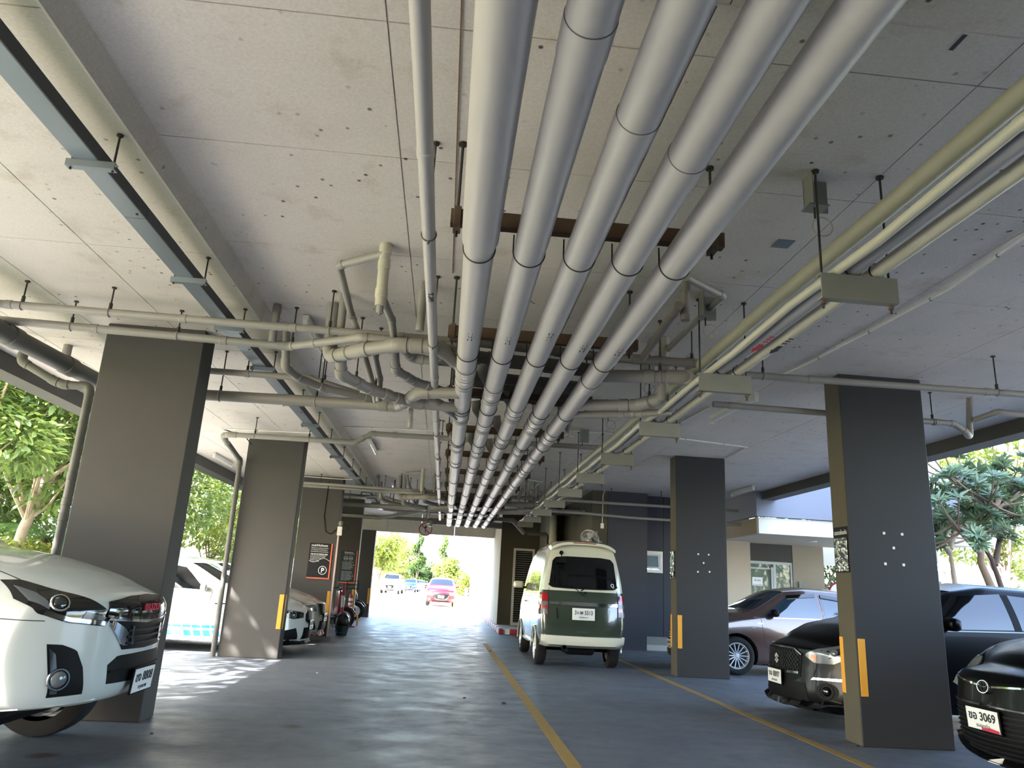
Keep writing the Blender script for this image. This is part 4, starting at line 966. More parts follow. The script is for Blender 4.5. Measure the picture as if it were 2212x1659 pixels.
def hoop(car, face, a, b_, r, t, m, name, parent=None, off=.0, sx=1.):
    h, nn = car.cast(face, a, b_); b = NB(); ring(b, (0, 0, 0), (0, 0, 1), r, t, 28, 6); x = Vector((0, 1, 0)); x = (x - nn * x.dot(nn)).normalized(); y = nn.cross(x)
    M_ = Matrix((x, y, nn)).transposed().to_4x4() @ Matrix.Diagonal((1, sx, 1, 1)); M_.translation = h + nn * off; xform(b, M_)
    return part(name, b, m, parent or car.root, local=True, smooth=True)

NOSE = [(0, .10), (.18, .0), (.45, .0), (.75, .06), (1, .22)]
TAIL = [(0, .08), (.2, 0), (.6, .02), (1, .05)]
# ---- pickup ------------------------------------------------------
sp = dict(L=5.2, top=[(0, 1.08), (.25, 1.17), (.8, 1.28), (1.35, 1.34), (2.05, 1.74), (2.5, 1.79), (3.3, 1.77), (3.62, 1.2), (3.7, 1.12), (5.2, 1.12)],
          belt=[(0, .98), (.5, 1.05), (1.3, 1.13), (3.6, 1.16), (5.2, 1.06)], bot=[(0, .44), (.4, .42), (1, .36), (4.5, .4), (5.2, .5)],
          hw=[(0, .88), (.5, .93), (4.9, .93), (5.2, .9)], rw=[(0, .80), (1.3, .84), (2.0, .74), (3.5, .76), (3.7, .9), (5.2, .9)],
          nose=[(0, .05), (.08, .0), (.35, 0), (.6, .0), (.8, .04), (1, .16)], tail=TAIL, fa=.42, fp=3.2, fblend=1.1, crown=.05, wheels=[.93, 4.0], wr=.37, gap=.07,
          ws=(1.38, 2.0, .72, .60, .10), glass=[([(1.75, 1.2), (2.6, 1.2)], [(2.12, 1.66), (2.6, 1.69)]), ([(2.68, 1.2), (3.4, 1.2)], [(2.68, 1.69), (3.35, 1.66)])])
c = Car('pickup_truck', 'white pickup truck nosing in from the left in front of the first column', (-2.02, 5.6, 0), 0, sp, 'paint_pearl', 'car'); isz = c
c.windscreen(); c.glass_sides(); c.wheels('five', 'alloy', 6, width=.25)
for s in (-1, 1):
    q = lambda *p: [(s * a, b) for a, b in p]
    h = c.patch('headlamp', 'F', q((.84, 1.05), (.82, .975), (.70, .92), (.50, .895)), q((.80, 1.15), (.74, 1.155), (.60, 1.08), (.455, .96)), 'lamp_black', off=.004, nu=24, nv=8)
    c.patch('chrome_strip', 'F', q((.80, .965), (.69, .925), (.505, .90)), q((.785, .99), (.69, .95), (.49, .925)), 'chrome', off=.009, nu=16, nv=2, parent=h)
    c.patch('reflector', 'F', q((.815, 1.04), (.775, .995)), q((.795, 1.12), (.755, 1.08)), 'lens_clear', off=.009, nu=6, nv=6, parent=h)
    ball(c, 'F', s * .725, 1.03, .042, 'dark_chrome', 'projector_lens', h); hoop(c, 'F', s * .725, 1.03, .05, .007, 'chrome', 'lens_ring', h, .010)
    c.patch('reflector', 'F', q((.64, .945), (.52, .93)), q((.62, .985), (.50, .95)), 'dark_chrome', off=.008, nu=8, nv=2, parent=h)
    f = c.patch('fog_lamp_bezel', 'F', q((.715, .50), (.55, .505)), q((.76, .80), (.70, .795), (.63, .76), (.585, .66)), 'black_plastic', off=.003, nu=12, nv=10)
    ball(c, 'F', s * .69, .60, .05, 'lens_clear', 'fog_lamp', f); hoop(c, 'F', s * .69, .60, .058, .008, 'dark_chrome', 'fog_ring', f, .008)
    c.patch('chrome_trim', 'F', q((.71, .52), (.68, .52)), q((.75, .78), (.72, .74)), 'dark_chrome', off=.008, nu=4, nv=6, parent=f)
    c.patch('bumper_crease', 'F', q((.78, .43), (.42, .445)), q((.78, .445), (.42, .46)), 'paint_silver', off=.006, nu=8, nv=2)
    c.patch('grille_wing', 'F', q((.46, .90), (.33, .77), (.27, .77)), q((.45, .935), (.33, .88), (.28, .85)), 'chrome', off=.013, nu=10, nv=3)
# upper dark bar with the red letters
g_ = c.patch('upper_grille', 'F', [(-.50, .965), (-.25, .93), (0, .92), (.25, .93), (.50, .965)], [(-.47, 1.04), (-.25, 1.07), (0, 1.078), (.25, 1.07), (.47, 1.04)], 'lamp_black', off=.012, nu=24, nv=5, thick=.02)
c.patch('chrome_strip', 'F', [(-.50, .95), (-.25, .917), (0, .908), (.25, .917), (.50, .95)], [(-.50, .965), (-.25, .93), (0, .92), (.25, .93), (.50, .965)], 'chrome', off=.016, nu=24, nv=1, parent=g_)
h, nn = c.cast('F', 0, 1.0)
text('emblem_letters', 'ISUZU', .062, planeM(h + nn * .018, (0, 1, 0), (0, 0, 1)), 'ink_red', g_, width=.25, depth=.005, local=True, bold=True)
c.patch('emblem_field', 'F', [(-.15, .965), (.15, .965)], [(-.15, 1.035), (.15, 1.035)], 'lamp_black', off=.015, nu=8, nv=2, parent=g_)
g_ = c.patch('lower_grille', 'F', [(-.31, .745), (0, .735), (.31, .745)], [(-.47, .93), (0, .90), (.47, .93)], 'black_plastic', off=.006, nu=20, nv=6)
for z in (.775, .815, .855): c.patch('grille_slat', 'F', [(-.29, z), (0, z - .006), (.29, z)], [(-.29, z + .014), (0, z + .008), (.29, z + .014)], 'grey_trim', off=.02, nu=16, nv=1, parent=g_)
for s in (-1, 1): c.patch('chrome_strip', 'F', [(s * .24, .77), (s * .21, .77)], [(s * .25, .89), (s * .22, .885)], 'chrome', off=.02, nu=3, nv=4, parent=g_)
g_ = c.patch('air_intake', 'F', [(-.40, .545), (0, .535), (.40, .545)], [(-.42, .66), (-.34, .71), (0, .71), (.34, .71), (.42, .66)], 'black', off=.003, nu=20, nv=4)
c.patch('grille_slat', 'F', [(-.40, .61), (0, .605), (.40, .61)], [(-.40, .625), (0, .62), (.40, .625)], 'black_plastic', off=.012, nu=16, nv=1, parent=g_)
c.plate('F', 0, .535, number='ขง 8808', province='กรุงเทพ', tilt=4, off=.045)
c.seam('T', [(-.10, -.62), (-.5, -.74), (-1.2, -.80)]); c.seam('T', [(-.10, .62), (-.5, .74), (-1.2, .80)]); c.seam('T', [(-1.3, -.78), (-1.27, 0), (-1.3, .78)])
for s in 'LR': c.seam(s, [(-1.45, .5), (-1.42, 1.12)]); c.seam(s, [(-2.64, .45), (-2.64, 1.17)]); c.handle(s, -2.4, 1.05); c.mirror(s, -1.68, .9, 1.26, 'paint_pearl'); c.seam(s, [(-.55, .94), (-.30, .93)], .005)
b = NB(); rbox(b, -1.1, -.6, -.45, .45, .27, .42, .06, 2); part('skid_plate', b, 'black_plastic', c.root, local=True)
for s in (-1, 1):
    b = NB(); sweep(b, [(-1.42, s * .65, 1.36), (-1.46, s * .1, 1.42)], .007, 6); part('wiper', b, 'black_plastic', c.root, local=True)

# ---- white sporty sedan with blue stripes ------------------------
sedan = dict(top=[(0, .70), (.12, .78), (.6, .90), (1.2, .99), (1.95, 1.36), (2.35, 1.43), (2.95, 1.42), (3.6, 1.26), (4.05, 1.08), (4.5, 1.03)],
             belt=[(0, .66), (.6, .84), (1.3, .92), (3.6, .98), (4.5, .98)], bot=[(0, .2), (.5, .17), (4., .18), (4.5, .28)],
             hw=[(0, .84), (.6, .89), (4.1, .89), (4.5, .84)], rw=[(0, .80), (1.2, .84), (1.95, .72), (3., .70), (3.7, .78), (4.5, .85)],
             nose=[(0, .04), (.1, .0), (.45, .03), (.7, .05), (1, .18)], tail=TAIL, fa=.42, fp=2.6, wheels=[.85, 3.55], wr=.325, L=4.5,
             ws=(1.27, 1.9, .70, .56, .12), rwin=(4.0, 3.3, .62, .52, .1),
             glass=[([(1.62, .96), (2.45, .98)], [(2.02, 1.30), (2.42, 1.36)]), ([(2.52, .98), (3.3, 1.0)], [(2.50, 1.36), (3.15, 1.28)])])
sp = dict(sedan)
c = Car('sedan', 'white sporty sedan with blue stripe decals behind the second left column', (-2.2, 13.72, 0), 0, sp, 'paint_white')
c.windscreen(); c.glass_sides(); c.wheels('five', 'alloy', 5, width=.22)
for s in (-1, 1):
    q = lambda *p: [(s * a, b) for a, b in p]
    h = c.patch('headlamp', 'F', q((.84, .62), (.6, .56), (.38, .58)), q((.86, .72), (.62, .70), (.37, .66)), 'lamp_black', off=.004, nu=14, nv=5); hoop(c, 'F', s * .6, .635, .05, .008, 'lens_clear', 'lamp_ring', h, .008)
    k = c.patch('kidney_grille', 'F', q((.30, .52), (.24, .49), (.05, .49), (.02, .52)), q((.30, .64), (.26, .69), (.06, .70), (.02, .68)), 'black', off=.01, nu=12, nv=5)
    c.patch('grille_frame', 'F', q((.31, .51), (.24, .478), (.04, .478), (.012, .51)), q((.30, .52), (.24, .49), (.05, .49), (.02, .52)), 'chrome', off=.018, nu=12, nv=1, parent=k)
    c.patch('grille_frame', 'F', q((.30, .64), (.26, .69), (.06, .70), (.02, .68)), q((.315, .645), (.27, .705), (.05, .715), (.01, .69)), 'chrome', off=.018, nu=12, nv=1, parent=k)
    c.patch('side_intake', 'F', q((.74, .24), (.5, .24)), q((.76, .38), (.55, .42)), 'black_plastic', off=.004, nu=8, nv=4)
c.patch('centre_intake', 'F', [(-.42, .24), (.42, .24)], [(-.36, .42), (.36, .42)], 'black', off=.004, nu=14, nv=4)
c.plate('F', 0, .46, number='กท 518', province='กรุงเทพ')
c.patch('front_spoiler', 'F', [(-.86, .13), (0, .12), (.86, .13)], [(-.86, .185), (0, .175), (.86, .185)], 'grey_trim', off=.06, nu=20, nv=2, thick=.1)
for s in 'LR':
    c.seam(s, [(-1.62, .22), (-1.56, .5), (-1.50, .93)]); c.seam(s, [(-2.48, .22), (-2.48, .97)]); c.mirror(s, -1.62, .84, 1.0, 'paint_white', .8)
    v = c.patch('fender_vent', s, [(-1.45, .77), (-1.15, .78)], [(-1.45, .80), (-1.15, .81)], 'chrome', off=.006, nu=5, nv=1)
    c.patch('vent_slot', s, [(-1.43, .745), (-1.18, .755)], [(-1.43, .765), (-1.18, .775)], 'black', off=.004, nu=5, nv=1, parent=v)
    c.handle(s, -2.35, .88, 'paint_white'); c.patch('sill_skirt', s, [(-3.1, .15), (-1.28, .15)], [(-3.1, .2), (-1.28, .2)], 'paint_white', off=.03, nu=12, nv=2, thick=.03)
    for k in range(7):
        a = -1.28 - .15 * k; l = 1 if k < 6 else .6
        c.patch('stripe_decal', s, [(a, .25), (a - .115, .25)], [(a - .03, .345 - .004 * k), (a - .14, .345 - .004 * k)], 'sticker_cyan' if k > 3 else 'sticker_blue', off=.002, nu=2, nv=2, label='slanted blue decal block')
        c.patch('stripe_decal', s, [(a - .02, .375), (a - .15, .375)], [(a - .035, .42 - .002 * k), (a - .165, .42 - .002 * k)], 'sticker_blue', off=.002, nu=2, nv=1)
# ---- silver sedan -------------------------------------------------
sp = dict(sedan); sp.update(L=4.8, wheels=[.92, 3.7], wr=.33, top=[(0, .74), (.15, .82), (.7, .95), (1.35, 1.03), (2.1, 1.40), (2.55, 1.47), (3.2, 1.46), (3.9, 1.30), (4.35, 1.12), (4.8, 1.06)], belt=[(0, .70), (.7, .89), (1.4, .96), (3.8, 1.0), (4.8, 1.0)],
                         ws=(1.42, 2.05, .72, .58, .12), rwin=(4.3, 3.6, .62, .52, .1), glass=[([(1.78, 1.0), (2.65, 1.01)], [(2.2, 1.35), (2.62, 1.41)]), ([(2.72, 1.01), (3.5, 1.02)], [(2.70, 1.41), (3.4, 1.33)])])
c = Car('sedan', 'silver sedan parked beyond the white striped car on the left', (-2.3, 15.95, 0), 0, sp, 'paint_silver')
c.windscreen(); c.glass_sides(visor=True); c.wheels('five', 'alloy', 5)
for s in (-1, 1):
    q = lambda *p: [(s * a, b) for a, b in p]
    h = c.patch('headlamp', 'F', q((.87, .66), (.62, .60), (.44, .60)), q((.88, .80), (.7, .80), (.50, .70)), 'lens_clear', off=.004, nu=14, nv=5)
    c.patch('side_intake', 'F', q((.72, .26), (.46, .26)), q((.74, .42), (.52, .44)), 'black_plastic', off=.004, nu=8, nv=4)
k = c.patch('grille', 'F', [(-.30, .53), (.30, .53)], [(-.40, .74), (.40, .74)], 'black', off=.006, nu=14, nv=5)
c.patch('chrome_strip', 'F', [(-.36, .50), (0, .48), (.36, .50)], [(-.34, .525), (0, .51), (.34, .525)], 'chrome', off=.014, nu=14, nv=1, parent=k)
for s in (-1, 1): c.patch('chrome_strip', 'F', [(s * .36, .50), (s * .33, .50)], [(s * .43, .75), (s * .40, .75)], 'chrome', off=.014, nu=2, nv=6, parent=k)
c.patch('centre_intake', 'F', [(-.4, .25), (.4, .25)], [(-.34, .42), (.34, .42)], 'black', off=.004, nu=12, nv=3); c.plate('F', 0, .48, number='ฎฉ 2417', province='กรุงเทพ')
c.patch('front_spoiler', 'F', [(-.88, .13), (0, .12), (.88, .13)], [(-.88, .19), (0, .18), (.88, .19)], 'paint_silver', off=.07, nu=20, nv=2, thick=.1)
c.patch('red_trim', 'F', [(-.86, .12), (0, .11), (.86, .12)], [(-.86, .13), (0, .12), (.86, .13)], 'ink_red', off=.075, nu=20, nv=1, thick=.02)
for s in 'LR': c.seam(s, [(-1.72, .22), (-1.62, .96)]); c.seam(s, [(-2.68, .22), (-2.68, 1.)]); c.mirror(s, -1.75, .86, 1.04, 'paint_silver', .85); c.handle(s, -2.5, .9)
c.seam('T', [(-.1, -.5), (-.5, -.72), (-1.3, -.78)]); c.seam('T', [(-.1, .5), (-.5, .72), (-1.3, .78)])
# ---- brown sedan --------------------------------------------------
sp = dict(sedan); sp.update(L=4.49, wheels=[.93, 3.58], wr=.32, fa=.40, hw=[(0, .82), (.6, .865), (4.1, .865), (4.49, .82)],
    top=[(0, .72), (.12, .80), (.6, .94), (1.2, 1.03), (1.9, 1.42), (2.35, 1.485), (2.95, 1.475), (3.6, 1.32), (4.05, 1.12), (4.49, 1.06)], belt=[(0, .68), (.6, .88), (1.3, .95), (3.6, 1.0), (4.49, 1.0)],
    ws=(1.24, 1.86, .69, .56, .12), glass=[([(1.42, .99), (2.48, 1.01)], [(1.93, 1.36), (2.45, 1.41)]), ([(2.56, 1.01), (3.3, 1.03)], [(2.55, 1.40), (3.15, 1.33)])])
c = Car('sedan', 'dark brown sedan beyond the second right column', (4.22, 13.97, 0), PI, sp, 'paint_brown')
c.windscreen('glass_blue'); c.glass_sides(m='glass_blue', visor=True); c.wheels('multi', 'alloy', 14)
for s in (-1, 1):
    q = lambda *p: [(s * a, b) for a, b in p]
    h = c.patch('headlamp', 'F', q((.82, .66), (.62, .58), (.45, .60)), q((.83, .78), (.68, .76), (.48, .68)), 'lens_clear', off=.004, nu=14, nv=5)
    f = c.patch('fog_lamp', 'F', q((.72, .30), (.52, .30)), q((.73, .44), (.56, .46)), 'lens_clear', off=.006, nu=8, nv=4)
    c.patch('chrome_strip', 'F', q((.74, .47), (.5, .47)), q((.74, .49), (.5, .49)), 'chrome', off=.01, nu=8, nv=1, parent=f)
k = c.patch('grille', 'F', [(-.42, .50), (.42, .50)], [(-.36, .72), (.36, .72)], 'black', off=.006, nu=14, nv=5)
for z in (.53, .57, .61, .65, .69): c.patch('grille_slat', 'F', [(-.4, z), (.4, z)], [(-.4, z + .012), (.4, z + .012)], 'dark_chrome', off=.014, nu=14, nv=1, parent=k)
c.patch('air_intake', 'F', [(-.42, .22), (.42, .22)], [(-.46, .33), (.46, .33)], 'black_plastic', off=.006, nu=14, nv=3); c.plate('F', 0, .42, number='กข 4120', province='สงขลา')
for s in 'LR':
    c.seam(s, [(-1.62, .22), (-1.42, .55), (-1.38, .97)]); c.seam(s, [(-2.52, .22), (-2.52, 1.4)]); c.seam(s, [(-3.4, .6), (-3.3, 1.0)]); c.handle(s, -2.33, .90); c.handle(s, -3.2, .92); c.mirror(s, -1.60, .83, 1.06, 'black_plastic', .85)
    c.seam(s, [(-1.25, .97), (-2.5, .99), (-3.4, 1.01)], .012, 'chrome', 'chrome_strip', .006)
    c.patch('side_repeater', s, [(-1.28, .79), (-1.20, .79)], [(-1.28, .82), (-1.20, .82)], 'lens_clear', off=.006, nu=4, nv=3)
    for k_ in range(3): c.patch('badge_letter', s, [(-1.32 - .03 * k_, .865), (-1.34 - .03 * k_, .865)], [(-1.32 - .03 * k_, .885), (-1.34 - .03 * k_, .885)], 'chrome', off=.004, nu=2, nv=2)
    c.patch('sill_strip', s, [(-3.1, .17), (-1.4, .17)], [(-3.1, .21), (-1.4, .21)], 'grey_trim', off=.012, nu=12, nv=2)
b = NB(); sweep(b, [(-1.20, .62, 1.04), (-1.42, .1, 1.17)], .008, 6); part('wiper', b, 'black_plastic', c.root, local=True)

# ---- black hatchback ----------------------------------------------
sp = dict(L=3.85, top=[(0, .80), (.12, .88), (.5, 1.00), (1.1, 1.10), (1.75, 1.46), (2.2, 1.54), (3.0, 1.52), (3.5, 1.40), (3.75, 1.15), (3.85, 1.05)], belt=[(0, .74), (.5, .92), (1.2, 1.02), (3.3, 1.07), (3.85, .98)],
          bot=[(0, .22), (.4, .18), (3.4, .2), (3.85, .32)], hw=[(0, .82), (.5, .865), (3.5, .865), (3.85, .82)], rw=[(0, .82), (1.1, .84), (1.75, .74), (3.3, .74), (3.85, .8)],
          nose=[(0, .0), (.12, -.01), (.4, .03), (.7, .05), (1, .2)], tail=[(0, .05), (.2, 0), (.6, .05), (1, .2)], fa=.42, fp=2.4, wheels=[.80, 3.25], wr=.31,
          ws=(1.15, 1.72, .70, .58, .12), rwin=(3.62, 3.25, .6, .5, .05), glass=[([(1.36, 1.06), (2.35, 1.09)], [(1.76, 1.42), (2.33, 1.47)]), ([(2.44, 1.09), (3.1, 1.12)], [(2.42, 1.46), (3.0, 1.42)])])
c = Car('hatchback', 'black hatchback with honeycomb grille partly hidden by the nearest right column', (3.93, 8.83, 0), PI, sp, 'paint_black')
c.windscreen(); c.glass_sides(m='glass_dark'); c.wheels('multi', 'alloy', 10)
for s in (-1, 1):
    q = lambda *p: [(s * a, b) for a, b in p]
    h = c.patch('headlamp', 'F', q((.84, .74), (.70, .64), (.54, .635), (.44, .70)), q((.85, .90), (.74, .90), (.58, .80), (.45, .725)), 'lens_clear', off=.004, nu=16, nv=7)
    c.patch('lamp_interior', 'F', q((.80, .78), (.66, .69)), q((.80, .87), (.68, .81)), 'lamp_black', off=.008, nu=6, nv=4, parent=h); c.patch('indicator', 'F', q((.56, .66), (.50, .68)), q((.56, .72), (.51, .72)), 'amber', off=.008, nu=3, nv=3, parent=h)
    ball(c, 'F', s * .70, .76, .04, 'lens_clear', 'projector_lens', h)
    f = c.patch('fog_bezel', 'F', *(lambda e: (q(*[(abs(a), b) for a, b in e[0]]), q(*[(abs(a), b) for a, b in e[1]])))(ell(.66, .36, .09, .085)), 'black', off=.004, nu=16, nv=6)
    ball(c, 'F', s * .66, .36, .05, 'glass_dark', 'fog_lamp', f); hoop(c, 'F', s * .66, .36, .075, .005, 'grey_trim', 'fog_ring', f, .008)
    c.patch('chrome_strip', 'F', q((.80, .475), (.52, .46)), q((.80, .50), (.54, .485)), 'chrome', off=.012, nu=8, nv=1)
    c.patch('wing_strip', 'F', q((.86, .20), (.5, .16), (0, .15)), q((.86, .25), (.5, .21), (0, .20)), 'paint_black', off=.07, nu=14, nv=2, thick=.1)
    c.patch('wing_edge', 'F', q((.86, .25), (.5, .215), (0, .205)), q((.86, .262), (.5, .227), (0, .217)), 'dark_chrome', off=.07, nu=14, nv=1, thick=.02)
k = c.patch('grille', 'F', [(-.40, .47), (-.3, .43), (.3, .43), (.40, .47)], [(-.40, .70), (-.3, .76), (.3, .76), (.40, .70)], 'black', off=.006, nu=16, nv=6)
c.patch('grille_frame', 'F', [(-.38, .50), (0, .485), (.38, .50)], [(-.38, .525), (0, .51), (.38, .525)], 'dark_chrome', off=.02, nu=16, nv=1, parent=k)
c.patch('grille_frame', 'F', [(-.40, .70), (-.3, .76), (.3, .76), (.40, .70)], [(-.41, .71), (-.305, .775), (.305, .775), (.41, .71)], 'dark_chrome', off=.02, nu=16, nv=1, parent=k)
hx = NB()
for r_ in range(8):
    for q_ in range(-8, 9):
        y_ = q_ * .045 + (.0225 if r_ % 2 else 0); z_ = .545 + r_ * .026
        if abs(y_) > .37: continue
        h_, nn_ = c.cast('F', y_, z_); x_, yy_ = frame(nn_); pp = [h_ + nn_ * .012 + (x_ * math.cos(a) + yy_ * math.sin(a)) * .018 for a in [PI * t / 3 for t in range(6)]]
        prism(hx, pp, nn_ * .006)
part('honeycomb', hx, 'grey_trim', k, local=True, kind='stuff')
k2 = c.patch('lower_intake', 'F', [(-.5, .24), (0, .23), (.5, .24)], [(-.46, .42), (0, .42), (.46, .42)], 'black', off=.006, nu=14, nv=4)
h_, nn_ = c.cast('F', 0, .63)
b = NB(); ss = [(-.045, .02), (.0, .058), (.045, .02), (.03, .008), (.0, .032), (-.018, .018), (.045, -.02), (.0, -.058), (-.045, -.02), (-.03, -.008), (.0, -.032), (.018, -.018)]
prism(b, [(x, y, 0) for x, y in ss], (0, 0, .008)); xform(b, planeM(h_ + nn_ * .025, (0, 1, 0), (0, 0, 1))); part('badge', b, 'alloy', c.root, local=True)
c.plate('F', 0, .44, number='งจ 8897', province='สงขลา', off=.04)
for s in 'LR':
    c.seam(s, [(-1.45, .25), (-1.3, .6), (-1.28, 1.03)]); c.seam(s, [(-2.40, .25), (-2.40, 1.47)]); c.handle(s, -2.2, .95, 'paint_black'); c.mirror(s, -1.56, .83, 1.12, 'paint_black', .95)
    c.seam(s, [(-1.4, 1.045), (-2.4, 1.07), (-3.2, 1.09)], .012, 'dark_chrome', 'belt_strip', .005)
    c.patch('door_pillar', s, [(-2.36, 1.08), (-2.44, 1.08)], [(-2.33, 1.46), (-2.42, 1.46)], 'black_plastic', off=.003, nu=2, nv=5)
c.seam('T', [(-.12, -.5), (-.4, -.70), (-1.1, -.78)]); c.seam('T', [(-.12, .5), (-.4, .70), (-1.1, .78)])

# ---- black car at the right edge -----------------------------------
sp = dict(sp); sp.update(L=4.1, top=[(0, .82), (.15, .92), (.5, 1.02), (1.15, 1.10), (1.85, 1.45), (2.3, 1.52), (3.1, 1.50), (3.7, 1.38), (4.0, 1.12), (4.1, 1.05)], wheels=[.82, 3.4],
                     nose=[(0, .10), (.12, .02), (.35, .0), (.6, .03), (.8, .08), (1, .26)], ws=(1.22, 1.8, .70, .58, .12), rwin=(3.85, 3.5, .6, .5, .05))
c = Car('hatchback', 'black car at the right edge with a torn headlamp, nearest of the right row', (4.14, 5.68, 0), PI, sp, 'paint_black')
c.windscreen(); c.glass_sides(); c.wheels('multi', 'alloy', 10)
for s in (-1, 1):
    q = lambda *p: [(s * a, b) for a, b in p]
    h = c.patch('headlamp', 'F', q((.85, .68), (.70, .68), (.46, .74)), q((.86, .88), (.74, .90), (.47, .765)), 'lamp_black' if s < 0 else 'lens_clear', off=.004, nu=14, nv=6)
    c.patch('lamp_strip', 'F', q((.84, .80), (.66, .78)), q((.84, .90), (.70, .90)), 'lens_clear', off=.010, nu=8, nv=3, parent=h)
    c.patch('chrome_strip', 'F', q((.44, .752), (.06, .72)), q((.44, .765), (.06, .733)), 'chrome', off=.012, nu=10, nv=1)
    c.patch('lower_strip', 'F', q((.55, .58), (.05, .585)), q((.55, .59), (.05, .597)), 'dark_chrome', off=.012, nu=10, nv=1)
k = c.patch('grille', 'F', [(-.55, .24), (0, .22), (.55, .24)], [(-.42, .58), (0, .585), (.42, .58)], 'black', off=.004, nu=16, nv=6)
for i in range(9):
    z = .255 + .035 * i; w = .53 - .011 * i
    c.patch('grille_slat', 'F', [(-w, z), (0, z - .008), (w, z)], [(-w, z + .010), (0, z + .002), (w, z + .010)], 'grey_trim', off=.014, nu=14, nv=1, parent=k)
e = hoop(c, 'F', 0, .72, .062, .006, 'chrome', 'badge', None, .02, .72)
hoop(c, 'F', 0, .735, .04, .005, 'chrome', 'badge_oval', e, .021, .4); h_, nn_ = c.cast('F', 0, .72)
b = NB(); ring(b, (0, 0, 0), (0, 0, 1), .04, .005, 24, 6); xform(b, planeM(h_ + nn_ * .021, (0, 1, 0), (0, 0, 1)) @ Matrix.Diagonal((.42, 1.0, 1, 1))); part('badge_oval', b, 'chrome', e, local=True, smooth=True)
M_, pl = c.plate('F', 0, .49, number='ขอ 3069', province='ขอนแก่น', off=.035, tilt=4)
b = NB(); prism(b, [(-.02, -.074, .001), (.165, -.074, .001), (.165, -.055, .001), (.08, -.048, .001), (.0, -.058, .001), (-.02, -.045, .001)], (0, 0, .001)); xform(b, M_); part('red_sticker', b, 'ink_red', pl, local=True)
c.patch('splitter', 'F', [(-.86, .17), (0, .15), (.86, .17)], [(-.86, .215), (0, .195), (.86, .215)], 'paint_black', off=.06, nu=16, nv=2, thick=.1)
c.patch('silver_sticker', 'F', [(.02, .16), (-.10, .16)], [(.02, .185), (-.10, .185)], 'white_paint', off=.066, nu=3, nv=1)
# torn lamp: shards over the far lamp
b = NB(); rs = random.Random(5)
for i in range(7):
    h_, nn_ = c.cast('F', -(.62 + .035 * i), .70 + .012 * i); u = Vector((0, 1, 0)); w_ = nn_.cross(u)
    prism(b, [h_ + nn_ * (.012 + .01 * rs.random()) + u * a + w_ * d for a, d in ((-.03, -.03 * rs.random()), (.03, -.04), (.035 * rs.random(), .04))], nn_ * .003)
part('broken_lamp_cover', b, 'lens_clear', c.root, local=True, label='torn clear lamp cover with loose shards')
for s in 'LR': c.seam(s, [(-1.5, .25), (-1.38, .6), (-1.34, 1.03)]); c.mirror(s, -1.62, .83, 1.12, 'paint_black', .95); c.seam(s, [(-2.45, .25), (-2.45, 1.4)])
c.seam('T', [(-.12, -.42), (-.4, -.62), (-1.15, -.74)]); c.seam('T', [(-.12, .42), (-.4, .62), (-1.15, .74)])

# ---- two-tone van ---------------------------------------------------
sp = dict(L=3.85, top=[(0, .98), (.12, 1.05), (.35, 1.22), (.95, 1.83), (1.3, 1.97), (1.7, 2.04), (3.2, 2.07), (3.6, 2.06), (3.85, 2.03)], belt=[(0, .85), (.3, .98), (.8, 1.13), (3.85, 1.22)],
          bot=[(0, .3), (.3, .26), (3.4, .34), (3.85, .42)], hw=[(0, .68), (.4, .735), (3.5, .735), (3.85, .715)], rw=[(0, .82), (.9, .78), (1.6, .74), (3.85, .72)], sm=7,
          nose=[(0, .02), (.3, .0), (.7, .08), (1, .15)], tail=[(0, .02), (.15, .0), (.3, .01), (.5, .04), (.56, .06), (.9, .17), (1, .27)], fa=.25, fp=3, ra=.06, rp=4, rblend=.5, crown=.045, wheels=[.72, 3.12], wr=.29, gap=.06,
          ws=(.38, .92, .62, .54, .06), bulge=.0)
c = Car('van', 'two-tone green and cream minivan seen from behind in the lane', (2.38, 16.6, 0), R(90), sp, 'paint_two_tone'); van = c
c.windscreen(); c.wheels('five', 'alloy', 8, width=.19)
for s in 'LR':
    for lo, hi in (([(.82, 1.2), (1.38, 1.2)], [(1.12, 1.66), (1.36, 1.72)]), ([(1.48, 1.2), (2.3, 1.2)], [(1.48, 1.73), (2.28, 1.74)]), ([(2.42, 1.2), (3.35, 1.22)], [(2.42, 1.74), (3.25, 1.73)])):
        c.patch('side_window', s, [(-a, b) for a, b in lo], [(-a, b) for a, b in hi], 'glass_blue', off=.003, nu=10, nv=5)
    c.seam(s, [(-1.43, .35), (-1.43, 1.8)]); c.seam(s, [(-2.36, .35), (-2.36, 1.8)]); c.seam(s, [(-.9, 1.19), (-3.6, 1.22)], .012, 'chrome', 'waist_strip', .004)
    c.handle(s, -1.3, 1.02); c.handle(s, -1.58, 1.02); c.mirror(s, -.95, .72, 1.32, 'paint_cream', .95)
    c.patch('rear_vent', s, [(-3.4, .90), (-2.9, .90)], [(-3.4, .93), (-2.9, .93)], 'chrome', off=.006, nu=8, nv=1)
    c.patch('side_skirt', s, [(-2.72, .25), (-1.12, .25)], [(-2.72, .36), (-1.12, .36)], 'paint_cream', off=.03, nu=12, nv=3, thick=.04)
    sg = 1 if s == 'L' else -1
    for xw in sp['wheels']:
        b = NB(); ring(b, (-xw, sg * .735, .29), (0, 1, 0), .35, .013, 24, 8, a0=R(178), a1=R(362), xdir=(1, 0, 0)); part('arch_flare', b, 'paint_cream', c.root, local=True, smooth=True)
